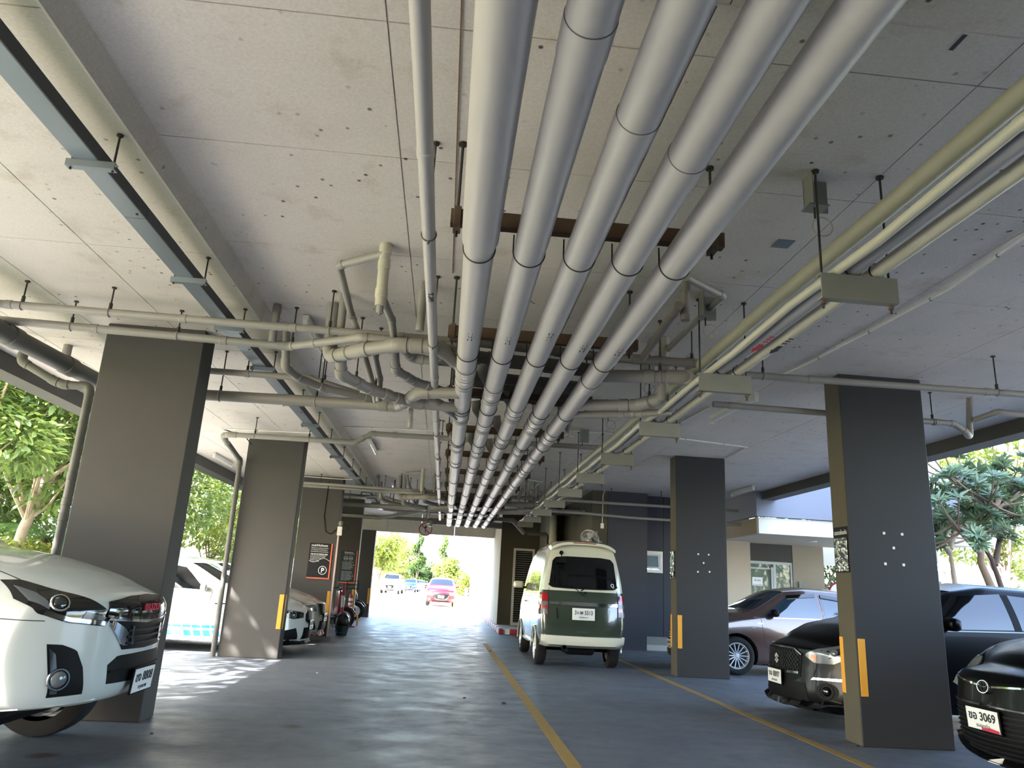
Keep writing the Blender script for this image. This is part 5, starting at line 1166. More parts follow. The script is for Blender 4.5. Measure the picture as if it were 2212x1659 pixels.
# rear details: y positive is the car's left = camera left
H = .60
rwn = c.patch('rear_window', 'B', [(-H + .02, 1.36), (-H + .06, 1.315), (-.3, 1.305), (.3, 1.305), (H - .06, 1.315), (H - .02, 1.36)], [(-H + .07, 1.735), (-H + .12, 1.80), (-.3, 1.82), (.3, 1.82), (H - .12, 1.80), (H - .07, 1.735)], 'glass_dark', off=.006, nu=24, nv=10)
c.patch('window_seal', 'B', [(-H - .0, 1.345), (-H + .06, 1.295), (-.3, 1.285), (.3, 1.285), (H - .06, 1.295), (H, 1.345)], [(-H + .02, 1.36), (-H + .06, 1.315), (-.3, 1.305), (.3, 1.305), (H - .06, 1.315), (H - .02, 1.36)], 'black_plastic', off=.005, nu=24, nv=1, parent=rwn)
h_, nn_ = c.cast('B', -.50, 1.37)
b = NB(); ring(b, h_ + nn_ * .009, nn_, .025, .005, 14, 5); ring(b, h_ + nn_ * .009 + Vector((0, -.02, -.03)), nn_, .012, .003, 10, 4); part('window_sticker', b, 'sign_white', rwn, local=True)
for s in (-1, 1):
    q = lambda *p: [(s * a, b) for a, b in p]
    t_ = c.patch('tail_lamp', 'B', q((.59, .85), (.715, .85)), q((.60, 1.18), (.64, 1.21), (.70, 1.20)), 'tail_red', off=.016, nu=8, nv=12, thick=.03)
    c.patch('clear_section', 'B', q((.595, 1.0), (.715, 1.0)), q((.595, 1.06), (.715, 1.06)), 'lens_clear', off=.020, nu=6, nv=2, parent=t_)
    c.patch('clear_section', 'B', q((.595, .86), (.715, .86)), q((.595, .94), (.715, .94)), 'amber' if False else 'lens_clear', off=.020, nu=6, nv=2, parent=t_)
    c.seam('B', q((.585, .70), (.585, 1.28)), .008); c.seam('B', q((.45, .97), (.43, .80)), .02, 'dark_chrome', 'trim_mark', .004)
st = c.patch('chrome_strip', 'B', [(-.58, 1.02), (0, 1.01), (.58, 1.02)], [(-.58, 1.065), (0, 1.07), (.58, 1.065)], 'chrome', off=.03, nu=20, nv=2, thick=.04)
c.seam('B', [(-.585, .70), (.585, .70)], .01); 
bp = c.patch('rear_bumper', 'B', [(-.72, .40), (0, .39), (.72, .40)], [(-.72, .54), (0, .535), (.72, .54)], 'paint_cream', off=.055, nu=24, nv=5, thick=.08)
M_, pl = c.plate('B', 0.0, .885, number='3ฒพ 5513', province='กรุงเทพมหานคร', off=.03, w=.36, h=.17, frame_m='white_paint', tilt=-3)
c.patch('spoiler', 'T', [(-3.62, -.56), (-3.66, 0), (-3.62, .56)], [(-3.93 + .0, -.55), (-3.97, 0), (-3.93, .55)], 'paint_cream', off=.03, nu=16, nv=3, thick=.05) if False else None
b = NB(); S0 = []
for i, v in enumerate(np.linspace(-1, 1, 17)):
    y_ = .56 * v; zt = 2.075 - .10 * abs(v) ** 4; xr = -3.80 + .10 * abs(v) ** 4
    S0.append([b.verts.new(p) for p in ((-3.3, y_, zt + .012), (-3.62, y_, zt + .02), (xr, y_, zt - .015), (xr + .012, y_, zt - .06), (-3.55, y_, zt - .05))])
for i in range(16):
    for k in range(5): b.faces.new((S0[i][k], S0[i][(k + 1) % 5], S0[i + 1][(k + 1) % 5], S0[i + 1][k]))
b.faces.new(S0[0]); b.faces.new(S0[-1][::-1]); spo = part('roof_spoiler', b, 'paint_cream', c.root, local=True, smooth=True)
b = NB(); rbox(b, -3.80, -3.77, -.20, .20, 2.04, 2.055, .003, 1); part('brake_lamp', b, 'tail_red', spo, local=True)
b = NB(); sweep(b, [(-3.83, .05, 1.26), (-3.80, -.05, 1.32)], .010, 6); cyl(b, (-3.87, -.02, 1.23), (-3.80, -.02, 1.23), .02, 8); sweep(b, [(-3.85, -.02, 1.17), (-3.80, .22, 1.345)], .007, 6); part('rear_wiper', b, 'black_plastic', c.root, local=True)
h_, nn_ = c.cast('B', .38, 1.87)
b = NB(); cyl(b, h_, h_ + nn_ * .03, .035, 12); cyl(b, h_ + nn_ * .03, h_ + nn_ * .13 + Vector((0, 0, -.1)), .009, 6); rbox(b, -.015, .015, -.10, .10, -.035, .035, .014, 2)
sN = len(b.verts); b.verts.ensure_lookup_table()
xform(b, Matrix.Identity(4)); b.free(); b = NB(); rbox(b, -.02, .02, -.085, .085, -.035, .035, .015, 2); xform(b, Matrix.Translation(h_ + nn_ * .13 + Vector((0, 0, -.18)))); um = part('rear_view_mirror', b, 'black_plastic', c.root, local=True, smooth=True)
b = NB(); cyl(b, h_, h_ + nn_ * .03, .035, 12); sweep(b, [h_ + nn_ * .03, h_ + nn_ * .10 + Vector((0, 0, -.04)), h_ + nn_ * .13 + Vector((0, 0, -.16))], .009, 6); part('mirror_stalk', b, 'black_plastic', um, local=True)
b = NB(); cyl(b, (-3.75, .32, .36), (-3.92, .32, .36), .035, 16); cyl(b, (-3.5, .32, .36), (-3.92, .32, .36), .03, 12); part('exhaust', b, 'dark_chrome', c.root, local=True)
b = NB(); rbox(b, -3.6, -2.9, -.25, .25, .22, .36, .05, 2); part('spare_tank', b, 'black_plastic', c.root, local=True)
b = NB(); cyl(b, (-3.12, -.6, .29), (-3.12, .6, .29), .045, 10); part('rear_axle', b, 'black_plastic', c.root, local=True)
c.seam('B', [(-.1, .60), (.1, .60)], .014, 'chrome', 'bumper_badge', .006)

# ---- cars outside the exit -------------------------------------------
def simple_car(name, label, loc, rz, L, H_, W, paint, kind='hatch', wr=.31, group=None, glass='glass_dark'):
    k = H_ / 1.5; h = W / 2
    sp = dict(L=L, top=[(0, .74 * k), (.15, .86 * k), (.6, .98 * k), (1.1, 1.05 * k), (1.8, 1.43 * k), (2.2, H_), (L - .8, H_ * .985), (L - .3, H_ * .85), (L, .95 * k)], belt=[(0, .70 * k), (.6, .9 * k), (1.3, .98 * k), (L, 1.02 * k)],
              bot=[(0, .24 * k), (.5, .2 * k), (L, .3 * k)], hw=[(0, h * .95), (.5, h), (L - .4, h), (L, h * .95)], rw=[(0, .82), (1.1, .84), (1.8, .74), (L - .5, .74), (L, .82)],
              nose=NOSE, tail=TAIL, fa=.36, fp=2.6, wheels=[.82, L - .75], wr=wr, ws=(1.17, 1.78, .68 * W / 1.73, .57 * W / 1.73, .12),
              glass=[([(1.55, 1.04 * k), (2.4, 1.05 * k)], [(1.92, 1.36 * k), (2.38, 1.41 * k)]), ([(2.48, 1.05 * k), (L - .8, 1.07 * k)], [(2.46, 1.41 * k), (L - .9, 1.38 * k)])])
    c = Car(name, label, loc, rz, sp, paint, group=group); c.windscreen(glass); c.glass_sides(m=glass); c.wheels('five', 'alloy', 5, width=.2)
    for s in (-1, 1):
        q = lambda *p: [(s * a * W / 1.73, b * k) for a, b in p]
        c.patch('headlamp', 'F', q((.84, .66), (.62, .60), (.45, .64)), q((.85, .78), (.68, .78), (.47, .72)), 'lens_clear', off=.004, nu=12, nv=4)
        c.patch('fog_lamp', 'F', q((.72, .34), (.58, .34)), q((.72, .42), (.60, .42)), 'lens_clear', off=.006, nu=6, nv=3)
        c.mirror('L' if s > 0 else 'R', -1.55, h - .03, 1.07 * k, paint, .85)
    g_ = c.patch('grille', 'F', [(-.38, .46 * k), (-.2, .38 * k), (.2, .38 * k), (.38, .46 * k)], [(-.42, .66 * k), (0, .67 * k), (.42, .66 * k)], 'black', off=.006, nu=14, nv=4)
    c.patch('grille_frame', 'F', [(-.46, .62 * k), (-.36, .44 * k), (-.2, .355 * k), (.2, .355 * k), (.36, .44 * k), (.46, .62 * k)], [(-.42, .63 * k), (-.34, .46 * k), (-.2, .38 * k), (.2, .38 * k), (.34, .46 * k), (.42, .63 * k)], 'chrome', off=.014, nu=18, nv=1, parent=g_)
    c.patch('lower_intake', 'F', [(-.5, .26 * k), (.5, .26 * k)], [(-.44, .32 * k), (.44, .32 * k)], 'black_plastic', off=.006, nu=10, nv=2)
    b = NB(); hh, _ = c.cast('F', 0, .5 * k); rbox(b, hh.x + .01, hh.x + .03, -.17, .17, .44 * k, .44 * k + .15, .004, 1); part('number_plate', b, 'plate_white', c.root, local=True)
    return c
simple_car('hatchback', 'bright red hatchback driving towards the camera outside the exit', (-.02, 42.5, 0), R(-90), 4.06, 1.5, 1.69, 'paint_red')
simple_car('suv', 'silver SUV parked at the left kerb beyond the exit', (-5.0, 74, 0), R(-93), 4.8, 1.83, 1.85, 'paint_silver', wr=.38)
simple_car('hatchback', 'dark blue car parked behind the silver SUV', (-4.0, 92, 0), R(-95), 4.2, 1.5, 1.72, 'paint_blue')
simple_car('sedan', 'white car parked farthest away beyond the exit', (-1.9, 101, 0), R(-60), 4.4, 1.45, 1.75, 'paint_white')
simple_car('hatchback', 'dark car partly hidden by the tan wall at the exit', (2.35, 41.2, 0), R(-165), 4.1, 1.5, 1.7, 'paint_white', glass='glass_blue')

# ------------------------------------------------------------------ small things in the parking rows
def cone_bollard(label, x, y):
    t = thing('traffic_post', label, 'traffic post', loc=(x, y, 0))
    b = NB(); lathe(b, [(0, 0), (.19, 0), (.19, .025), (.12, .05), (.085, .07), (.075, .18), (.05, .2)], Matrix.Translation((x, y, 0)), 24); part('base', b, 'red_paint', t, smooth=True)
    b = NB(); lathe(b, [(.055, .18), (.052, .78), (.045, .81), (.03, .845), (0, .855)], Matrix.Translation((x, y, 0)), 20); part('post', b, 'red_paint', t, smooth=True)
    for z in (.43, .55, .67):
        b = NB(); lathe(b, [(.0545, z), (.0565, z + .004), (.0565, z + .066), (.0545, z + .07)], Matrix.Translation((x, y, 0)), 20); part('white_band', b, 'white_paint', t, smooth=True)
cone_bollard('red flexible post with white bands beside the maroon scooter', -2.44, 21.2)
t = thing('barrier_pole', 'red and white striped pole standing by the third left column', 'pole', loc=(-2.26, 18.3, 0))
for i, (z0, z1) in enumerate(((0, .38), (.38, .6), (.6, .86), (.86, 1.12))):
    b = NB(); cyl(b, (-2.26 - .03 * z0, 18.3, z0), (-2.26 - .03 * z1, 18.3, z1), .038, 14); part('pole_section', b, ['white_paint', 'red_paint', 'white_paint', 'red_paint'][i], t, smooth=True)
t = thing('bin_bag', 'round black bag standing in a dark green bucket by the striped pole', 'bin bag', loc=(-2.2, 17.9, .2))
b = NB(); lathe(b, [(.1, .16), (.145, .22), (.155, .32), (.13, .42), (.06, .48), (0, .5)], Matrix.Translation((-2.2, 17.95, 0)), 20)
for v in b.verts: v.co += Vector((random.uniform(-.008, .008), random.uniform(-.008, .008), random.uniform(-.006, .006)))
part('bag', b, mat('bag_black', '#0c0c0e', .35), t, smooth=True)
t = thing('bucket', 'dark green bucket holding a black bag beside the striped pole', 'bucket', loc=(-2.2, 17.95, 0))
b = NB(); lathe(b, [(0, .0), (.12, .0), (.165, .22), (.175, .225), (.16, .215), (.115, .02), (0, .02)], Matrix.Translation((-2.2, 17.95, 0)), 24); part('pail', b, mat('bucket_green', '#18352d', .5), t, smooth=True)
b = NB(); ring(b, (-2.2, 17.76, .27), (0, 1, 0), .2, .006, 24, 5); part('blue_hoop', b, mat('rope_blue', '#3440a0', .6), t)
t = thing('rack_hoop', 'yellow tube hoop on the floor by the fourth left column', 'bike rack', loc=(-2.5, 21.9, 0))
b = NB(); sweep(b, bend_path([(-2.75, 21.9, 0), (-2.75, 21.9, .27), (-2.28, 21.9, .27), (-2.28, 21.9, 0)], .06)[0], .024, 10); part('hoop', b, 'yellow_guard', t, smooth=True)

def scooter(label, x, y, rz, paint, rack=True):
    t = thing('scooter', label, 'motor scooter', loc=(x, y, 0), rz=rz)
    for xx, nm in ((0.62, 'front_wheel'), (-.6, 'rear_wheel')):
        M_ = Matrix.Translation((xx, 0, .27)) @ Matrix.Rotation(R(90), 4, 'X')
        b = NB(); lathe(b, [(.17, -.035), (.22, -.045), (.265, -.025), (.27, 0), (.265, .025), (.22, .045), (.17, .035), (.17, -.035)], M_, 28); w = part(nm, b, 'rubber', t, local=True, smooth=True)
        b = NB(); lathe(b, [(.03, -.04), (.05, -.02), (.17, -.02), (.17, .02), (.05, .02), (.03, .04)], M_, 20); part('rim', b, 'alloy', w, local=True, smooth=True)
    def loft(nm, secs, m):   # sections (x, halfwidth, z0, z1)
        b = NB(); rg = []
        for (xx, hw_, z0, z1) in secs:
            cz, hz = (z0 + z1) / 2, (z1 - z0) / 2; rg.append([b.verts.new((xx, hw_ * math.copysign(abs(math.cos(a)) ** .7, math.cos(a)), cz + hz * math.copysign(abs(math.sin(a)) ** .7, math.sin(a)))) for a in [2 * PI * k / 12 for k in range(12)]])
        for i in range(len(rg) - 1):
            for k in range(12): b.faces.new((rg[i][k], rg[i][(k + 1) % 12], rg[i + 1][(k + 1) % 12], rg[i + 1][k]))
        b.faces.new(rg[0]); b.faces.new(rg[-1][::-1]); return part(nm, b, m, t, local=True, smooth=True)
    loft('front_shield', [(.36, .05, .30, .95), (.44, .20, .30, .98), (.50, .19, .36, .95), (.56, .10, .5, .82), (.60, .03, .55, .75)], paint)
    loft('front_mudguard', [(.36, .03, .42, .46), (.5, .06, .5, .57), (.64, .065, .52, .59), (.8, .05, .48, .53), (.9, .02, .38, .42)], paint)
    loft('floorboard', [(-.15, .15, .24, .34), (.1, .16, .22, .30), (.4, .14, .24, .36)], 'black_plastic')
    loft('rear_body', [(-.95, .04, .60, .70), (-.8, .13, .50, .78), (-.5, .17, .36, .76), (-.2, .15, .28, .72), (-.1, .08, .3, .64)], paint)
    loft('seat', [(-.88, .08, .76, .82), (-.6, .14, .74, .84), (-.3, .13, .72, .80), (-.1, .09, .68, .76)], 'black')
    b = NB(); sweep(b, [(.58, 0, .35), (.42, 0, 1.0)], .03, 8); part('steering_column', b, 'black_plastic', t, local=True)
    b = NB(); sweep(b, [(.32, -.33, 1.0), (.40, -.15, 1.02), (.42, 0, 1.0), (.40, .15, 1.02), (.32, .33, 1.0)], .014, 8); part('handlebar', b, 'black_plastic', t, local=True)
    loft('headlamp', [(.40, .12, .93, 1.09), (.48, .10, .94, 1.07), (.53, .05, .97, 1.03)], 'lens_clear')
    for s in (-1, 1):
        b = NB(); sweep(b, [(.38, s * .2, 1.02), (.36, s * .26, 1.15)], .006, 6); cyl(b, (.365, s * .27, 1.18), (.345, s * .27, 1.185), .05, 14); part('mirror', b, 'dark_chrome', t, local=True)
    if rack:
        b = NB()
        for z in (1.0, 1.1, 1.2): sweep(b, bend_path([(.62, -.18, z), (.9, -.16, z), (.9, .16, z), (.62, .18, z)], .05)[0], .006, 6)
        for s in (-1, 1): sweep(b, [(.62, s * .18, .95), (.62, s * .18, 1.2)], .006, 6); sweep(b, [(.9, s * .16, .98), (.9, s * .16, 1.2)], .006, 6)
        part('wire_basket', b, 'black_plastic', t, local=True)
    b = NB(); sweep(b, [(-.2, -.16, .3), (-.75, -.2, .33), (-.95, -.2, .38)], [.02, .045, .035], 10); part('exhaust', b, 'dark_chrome', t, local=True)
mat('paint_maroon', '#6a2530', .25, coat=.8); mat('paint_navy', '#1a2230', .3, coat=.6)
scooter('maroon scooter parked between the third and fourth left columns', -3.05, 20.0, R(10), 'paint_maroon')
scooter('dark blue scooter parked between the fourth and last left columns', -3.3, 24.6, R(5), 'paint_navy', False)
scooter('dark scooter behind the blue one by the last left column', -3.35, 25.7, R(0), 'paint_black', False)
scooter('pale scooter parked in the shade next to the fourth left column', -3.4, 23.4, R(8), 'paint_silver', False)

# small litter on the floor
def chip(label, x, y, m, s, name='pebble'):
    b = NB(); rs = random.Random(int(x * 1000) + int(y * 77)); bmesh.ops.create_icosphere(b, subdivisions=1, radius=s)
    for v in b.verts: v.co = Vector((v.co.x * rs.uniform(.7, 1.3), v.co.y * rs.uniform(.6, 1.1), max(v.co.z * .5, -s * .2))) + Vector((x, y, s * .2))
    part(name, b, m, label=label, cat='pebble')
chip('dark leaf scrap lying left of the centre yellow line', .78, 8.9, 'ink', .03, 'leaf_scrap')
chip('rusty chip on the far end of the centre yellow line', 1.05, 15.6, 'stone_rust', .03)
chip('small dark clump on the lane left of the yellow line', .35, 9.2, 'stone_rust', .022)
chip('dark crumb by the foot of the nearest right column', 3.97, 7.22, 'ink', .015)
chip('white scrap on the lane ahead of the exit', -1.6, 10.9, 'white_paint', .018)
chip('grey crumb near the foot of the first left column', -2.2, 6.6, 'ink', .015)

# yellow and white delineators and a round mirror outside
t = thing('delineator_post', 'yellow post standing in front of the red car', 'post', loc=(.6, 35.0, 0))
b = NB(); lathe(b, [(0, -.01), (.09, -.01), (.09, .02), (.04, .03), (.036, .56), (0, .58)], Matrix.Translation((.6, 35, 0)), 14); part('post', b, mat('post_yellow', '#d8b640', .5), t, smooth=True)
t = thing('delineator_post', 'yellow-green post by the tan wall beyond the exit', 'post', loc=(2.0, 48, 0))
b = NB(); lathe(b, [(0, -.01), (.1, -.01), (.1, .02), (.06, .03), (.055, .9), (0, .92)], Matrix.Translation((2.0, 48, 0)), 14); part('post', b, mat('post_lime', '#c3cf3a', .5), t, smooth=True)
t = thing('hydrant', 'small red hydrant by the white building beyond the exit', 'hydrant', loc=(1.75, 55, 0))
b = NB(); lathe(b, [(0, 0), (.16, 0), (.12, .1), (.12, .8), (.15, .82), (.1, 1.0), (0, 1.05)], Matrix.Translation((1.75, 55, 0)), 14); cyl(b, (1.5, 55, .6), (2.0, 55, .6), .07, 10); part('barrel', b, 'red_paint', t, smooth=True)
t = thing('round_sign', 'round white sign with a red rim right of the entrance building', 'sign', loc=(10.35, 19.3, 0))
b = NB(); cyl(b, (10.35, 19.33, 0), (10.35, 19.33, 1.9), .03, 10); part('post', b, 'galv', t)
b = NB(); lathe(b, [(0, 0), (.27, 0), (.27, -.02), (0, -.02)], planeM((10.35, 19.3, 1.55), (1, 0, 0), (0, 0, 1)), 28); part('disc', b, 'sign_white', t)
b = NB(); ring(b, (10.35, 19.28, 1.55), (0, 1, 0), .255, .022, 28, 6); part('red_rim', b, 'ink_red', t)
text('lettering', 'ชะลอ', .14, planeM((10.35, 19.275, 1.55), (1, 0, 0), (0, 0, 1)), 'ink', t, width=.3)

# ------------------------------------------------------------------ entrance building on the right
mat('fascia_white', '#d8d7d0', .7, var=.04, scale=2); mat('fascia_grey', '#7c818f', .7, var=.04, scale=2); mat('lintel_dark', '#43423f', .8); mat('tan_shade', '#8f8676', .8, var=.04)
b_ = thing('entrance_building', 'two-storey entrance building with pale canopy and glass door on the right', 'building', loc=(10, 20, 0))
FY, WY = 16.2, 20.0
def bx(nm, m, *a, label=None):
    b = NB(); box(b, *a); return part(nm, b, m, b_, label=label)
bx('canopy_panel', 'fascia_white', 6.93, 9.55, FY, FY + .12, 2.70, 3.055); bx('canopy_panel', 'fascia_white', 9.56, 12.6, FY, FY + .12, 2.70, 3.055)
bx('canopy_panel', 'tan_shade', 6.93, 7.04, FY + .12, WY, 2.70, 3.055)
bx('canopy_band', 'fascia_grey', 6.86, 12.6, FY - .07, FY + .1, 3.07, 3.95); bx('canopy_band', 'fascia_grey', 6.86, 6.97, FY + .1, WY, 3.07, 3.95)
bx('soffit', 'tan_wall', 7.04, 12.6, FY + .12, WY, 2.76, 2.82); bx('roof_slab', 'fascia_white', 6.95, 12.6, FY, WY, 3.95, 4.0)
bx('upper_wall', 'fascia_white', 7.4, 12.6, 18.0, 18.2, 4.0, 7.2)
b = NB(); cyl(b, (9.2, 18.3, 2.745), (9.2, 18.3, 2.765), .12, 20); part('downlight', b, 'white_plastic', b_)
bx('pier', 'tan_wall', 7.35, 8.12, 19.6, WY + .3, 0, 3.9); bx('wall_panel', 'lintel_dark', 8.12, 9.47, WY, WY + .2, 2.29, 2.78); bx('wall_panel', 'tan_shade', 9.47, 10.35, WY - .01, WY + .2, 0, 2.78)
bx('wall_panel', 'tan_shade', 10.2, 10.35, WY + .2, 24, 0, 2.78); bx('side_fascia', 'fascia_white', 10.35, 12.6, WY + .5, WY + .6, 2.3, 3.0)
bx('switch_box', 'bracket_grey', 9.6, 9.73, WY - .05, WY - .01, 1.62, 1.80)
dr = part('sliding_door', (lambda b: (box(b, 8.12, 9.47, WY + .02, WY + .1, 2.22, 2.29), box(b, 8.12, 8.17, WY + .02, WY + .1, 0, 2.22), box(b, 9.41, 9.47, WY + .02, WY + .1, 0, 2.22), box(b, 8.92, 8.99, WY + .0, WY + .1, 0, 2.22), b)[-1])(NB()), mat('door_white', '#aeb6ba', .4), b_)
b = NB(); box(b, 8.17, 8.92, WY + .05, WY + .06, 0, 2.22); box(b, 8.99, 9.41, WY + .05, WY + .06, 0, 2.22); part('door_glass', b, mat('door_glass', '#66746c', .03, spec=1.), dr)
b = NB(); box(b, 8.22, 8.26, WY + .03, WY + .05, 0, 2.12); box(b, 8.26, 8.88, WY + .03, WY + .05, 2.08, 2.12); box(b, 8.86, 8.92, WY + .01, WY + .05, 0, 2.14); part('door_leaf_frame', b, 'door_white', dr)
b = NB(); box(b, 8.33, 8.62, WY + .03, WY + .045, 1.64, 1.86); nt_ = part('paper_notice', b, 'sign_white', dr)
text('notice_text', 'เข้า-ออก', .07, planeM((8.475, WY + .028, 1.78), (1, 0, 0), (0, 0, 1)), 'ink', dr, width=.17)
bx('notice_strip', 'ink', 8.34, 8.61, WY + .027, WY + .029, 1.66, 1.668)
# apartment tower far behind on the right
tw = thing('apartment_tower', 'grey apartment tower with windows, seen past the nearest right column', 'building', loc=(36, 52, 0))
b = NB(); box(b, 37.0, 39.6, 52, 58, 0, 15); part('side_wall', b, mat('tower_grey', '#9a9ea6', .8, var=.04), tw); b = NB(); box(b, 28, 37.0, 53.5, 58, 0, 15); part('main_wall', b, 'tower_grey', tw)
for fl in range(5):
    for xx in (33.2, 35.1):
        b = NB(); z = 1.5 + 2.9 * fl
        for a in ((xx, xx + .12, z, z + 1.9), (xx + 1.5, xx + 1.62, z, z + 1.9), (xx + .12, xx + 1.5, z + 1.78, z + 1.9), (xx + .12, xx + 1.5, z, z + .12), (xx + .75, xx + .85, z + .12, z + 1.78)): box(b, a[0], a[1], 53.3, 53.5, a[2], a[3])
        f_ = part('window', b, 'white_plastic', tw); b = NB(); box(b, xx + .1, xx + 1.5, 53.42, 53.48, z + .1, z + 1.8); part('pane', b, 'glass_dark', f_)
    b = NB(); box(b, 32.6, 37.0, 52.3, 53.5, 1.1 + 2.9 * fl, 1.25 + 2.9 * fl); part('balcony_slab', b, 'tower_grey', tw)
# white building with stair flights beyond the exit
sb = thing('stair_building', 'white building with two projecting stair canopies beyond the exit', 'building', loc=(4, 52, 0))
b = NB(); box(b, 2.85, 14, 46, 80, 0, 9); part('wall', b, mat('wall_bright', '#e6e3da', .8), sb)
for (yy, x0, z0) in ((48.0, 1.95, 3.1), (60.0, 1.05, 2.75)):
    b = NB(); prism(b, [(x0, yy, z0), (2.85 + (yy - 48) * .05, yy, z0 + 1.0), (3.6, yy, z0 + 1.0), (3.6, yy, z0 - 1.2), (3.0, yy, z0 - 1.0)], (0, 3., 0)); part('stair_canopy', b, 'tan_wall', sb)
b = NB(); box(b, 12.0, 12.3, 28.5, 46, -.1, 2.2); tag_o = part('garden_wall', b, 'fascia_white', kind='structure', label='low white wall right of the exit road')
# low walls / fence posts at the garden on the left
for i, (yy, hh) in enumerate(((19.2, 2.3), (21.8, 2.5))):
    t = thing('lamp_post', ['dark garden post among the trees on the left', 'second garden post with a white lamp head behind the white car'][i], 'post', loc=(-8.2 - .5 * i, yy, 0))
    b = NB(); cyl(b, (-8.2 - .5 * i, yy, -.2), (-8.2 - .5 * i, yy, hh), .05, 10); part('post', b, mat('post_grey', '#55565c', .6), t)
    b = NB(); rbox(b, -8.45 - .5 * i, -7.95 - .5 * i, yy - .1, yy + .1, hh, hh + .07, .02, 1); part('lamp_head', b, 'lamp_white', t)

# ------------------------------------------------------------------ plants
def leaf_mat(name, cols, rough=.45, tr=.35):
    m, nt, b = node_mat(name)
    ge = N(nt, 'ShaderNodeNewGeometry'); col = ramp(nt, ge.outputs['Random Per Island'], [(i / (len(cols) - 1), srgb(c)) for i, c in enumerate(cols)])
    nt.links.new(col, b.inputs['Base Color']); b.inputs['Roughness'].default_value = rough
    t = N(nt, 'ShaderNodeBsdfTranslucent'); nt.links.new(mixc(nt, .25, col, srgb('#b5c060')), t.inputs[0]); mx = N(nt, 'ShaderNodeMixShader'); mx.inputs[0].default_value = tr
    out = nt.nodes['Material Output']; nt.links.new(b.outputs[0], mx.inputs[1]); nt.links.new(t.outputs[0], mx.inputs[2]); nt.links.new(mx.outputs[0], out.inputs[0]); return m
leaf_mat('leaf_mid', ['#4b6a38', '#6a8545', '#3a5430', '#869c58']); leaf_mat('leaf_yellow', ['#72863a', '#8f9a44', '#587032', '#a09c50']); leaf_mat('leaf_dark', ['#253c1f', '#335028', '#1e331a', '#456330'])
leaf_mat('leaf_grey', ['#4d6650', '#6e8868', '#3c5540', '#8a9e78'], .35, .2); leaf_mat('leaf_palm', ['#4f7d5e', '#6f9a6c', '#87a95a'])
mat('bark', '#7d6d5c', .9, var=.3, scale=10, bump=.6); mat('bark_pale', '#a89a8a', .9, var=.3, scale=8, bump=.5); mat('bark_dark', '#4d4038', .9, var=.3, scale=10, bump=.6)
RG = np.random.default_rng(11)
def leaf_mesh(name, C, Nn, D, ln, wd, m, parent, cup=.15, kind='stuff'):
    """C centres, Nn normals, D leaf directions (all n x 3); each leaf is a folded blade of 4 quads/tris"""
    n = len(C); Nn = Nn / np.linalg.norm(Nn, axis=1, keepdims=True); D = D - Nn * (D * Nn).sum(1, keepdims=True); D /= np.linalg.norm(D, axis=1, keepdims=True) + 1e-9; S_ = np.cross(Nn, D)
    ln = ln * RG.uniform(.7, 1.25, (n, 1)); wd = wd * RG.uniform(.75, 1.2, (n, 1))
    pts = [(0, 0, 0), (.35, .5, 1), (.4, 0, -.0), (.35, -.5, 1), (.8, .32, .6), (.82, 0, -.3), (.8, -.32, .6), (1, 0, -.8)]
    V = np.stack([C + D * ln * a + S_ * wd * b_ + Nn * wd * cup * c_ for a, b_, c_ in pts], 1).reshape(-1, 3)
    base = (np.arange(n) * 8)[:, None]
    quads = np.array([(0, 2, 1, 1), (0, 3, 2, 2), (1, 2, 5, 4), (2, 3, 6, 5), (4, 5, 7, 7), (5, 6, 7, 7)])
    tri = [[0, 2, 1], [0, 3, 2], [4, 5, 7], [5, 6, 7]]; qd = [[1, 2, 5, 4], [2, 3, 6, 5]]
    T = (base[:, :, None] + np.array(tri)[None]).reshape(-1, 3); Q = (base[:, :, None] + np.array(qd)[None]).reshape(-1, 4)
    me = bpy.data.meshes.new(name); me.vertices.add(len(V)); me.vertices.foreach_set('co', V.astype(np.float32).ravel())
    li = np.concatenate([T.ravel(), Q.ravel()]); ls = np.concatenate([np.arange(len(T)) * 3, len(T) * 3 + np.arange(len(Q)) * 4])
    me.loops.add(len(li)); me.loops.foreach_set('vertex_index', li.astype(np.int32)); me.polygons.add(len(ls)); me.polygons.foreach_set('loop_start', ls.astype(np.int32))
    me.update(calc_edges=True); me.materials.append(MATS[m]); me.validate()
    return part(name, None, m, parent, mesh=me, kind=kind)
def unit(n): v = RG.normal(size=(n, 3)); return v / np.linalg.norm(v, axis=1, keepdims=True)
def crown(parent, blobs, n, ln, wd, m, hang=.3, flat=.8):
    """blobs: (centre, radius) leaf clouds"""
    tot = sum(r ** 2 for _, r in blobs); Cs, Ns, Ds = [], [], []
    for c, r in blobs:
        k = int(n * r * r / tot); u = unit(k); rad = r * RG.uniform(.35, 1., (k, 1)) ** .5; P = np.array(c) + u * rad * np.array([1, 1, flat]); nn = unit(k) * .7 + np.array([0, 0, .9]) + u * .3
        Cs.append(P); Ns.append(nn); Ds.append(u + unit(k) * .5 + np.array([0, 0, -hang]))
    return leaf_mesh('leaves', np.concatenate(Cs), np.concatenate(Ns), np.concatenate(Ds), ln, wd, m, parent)
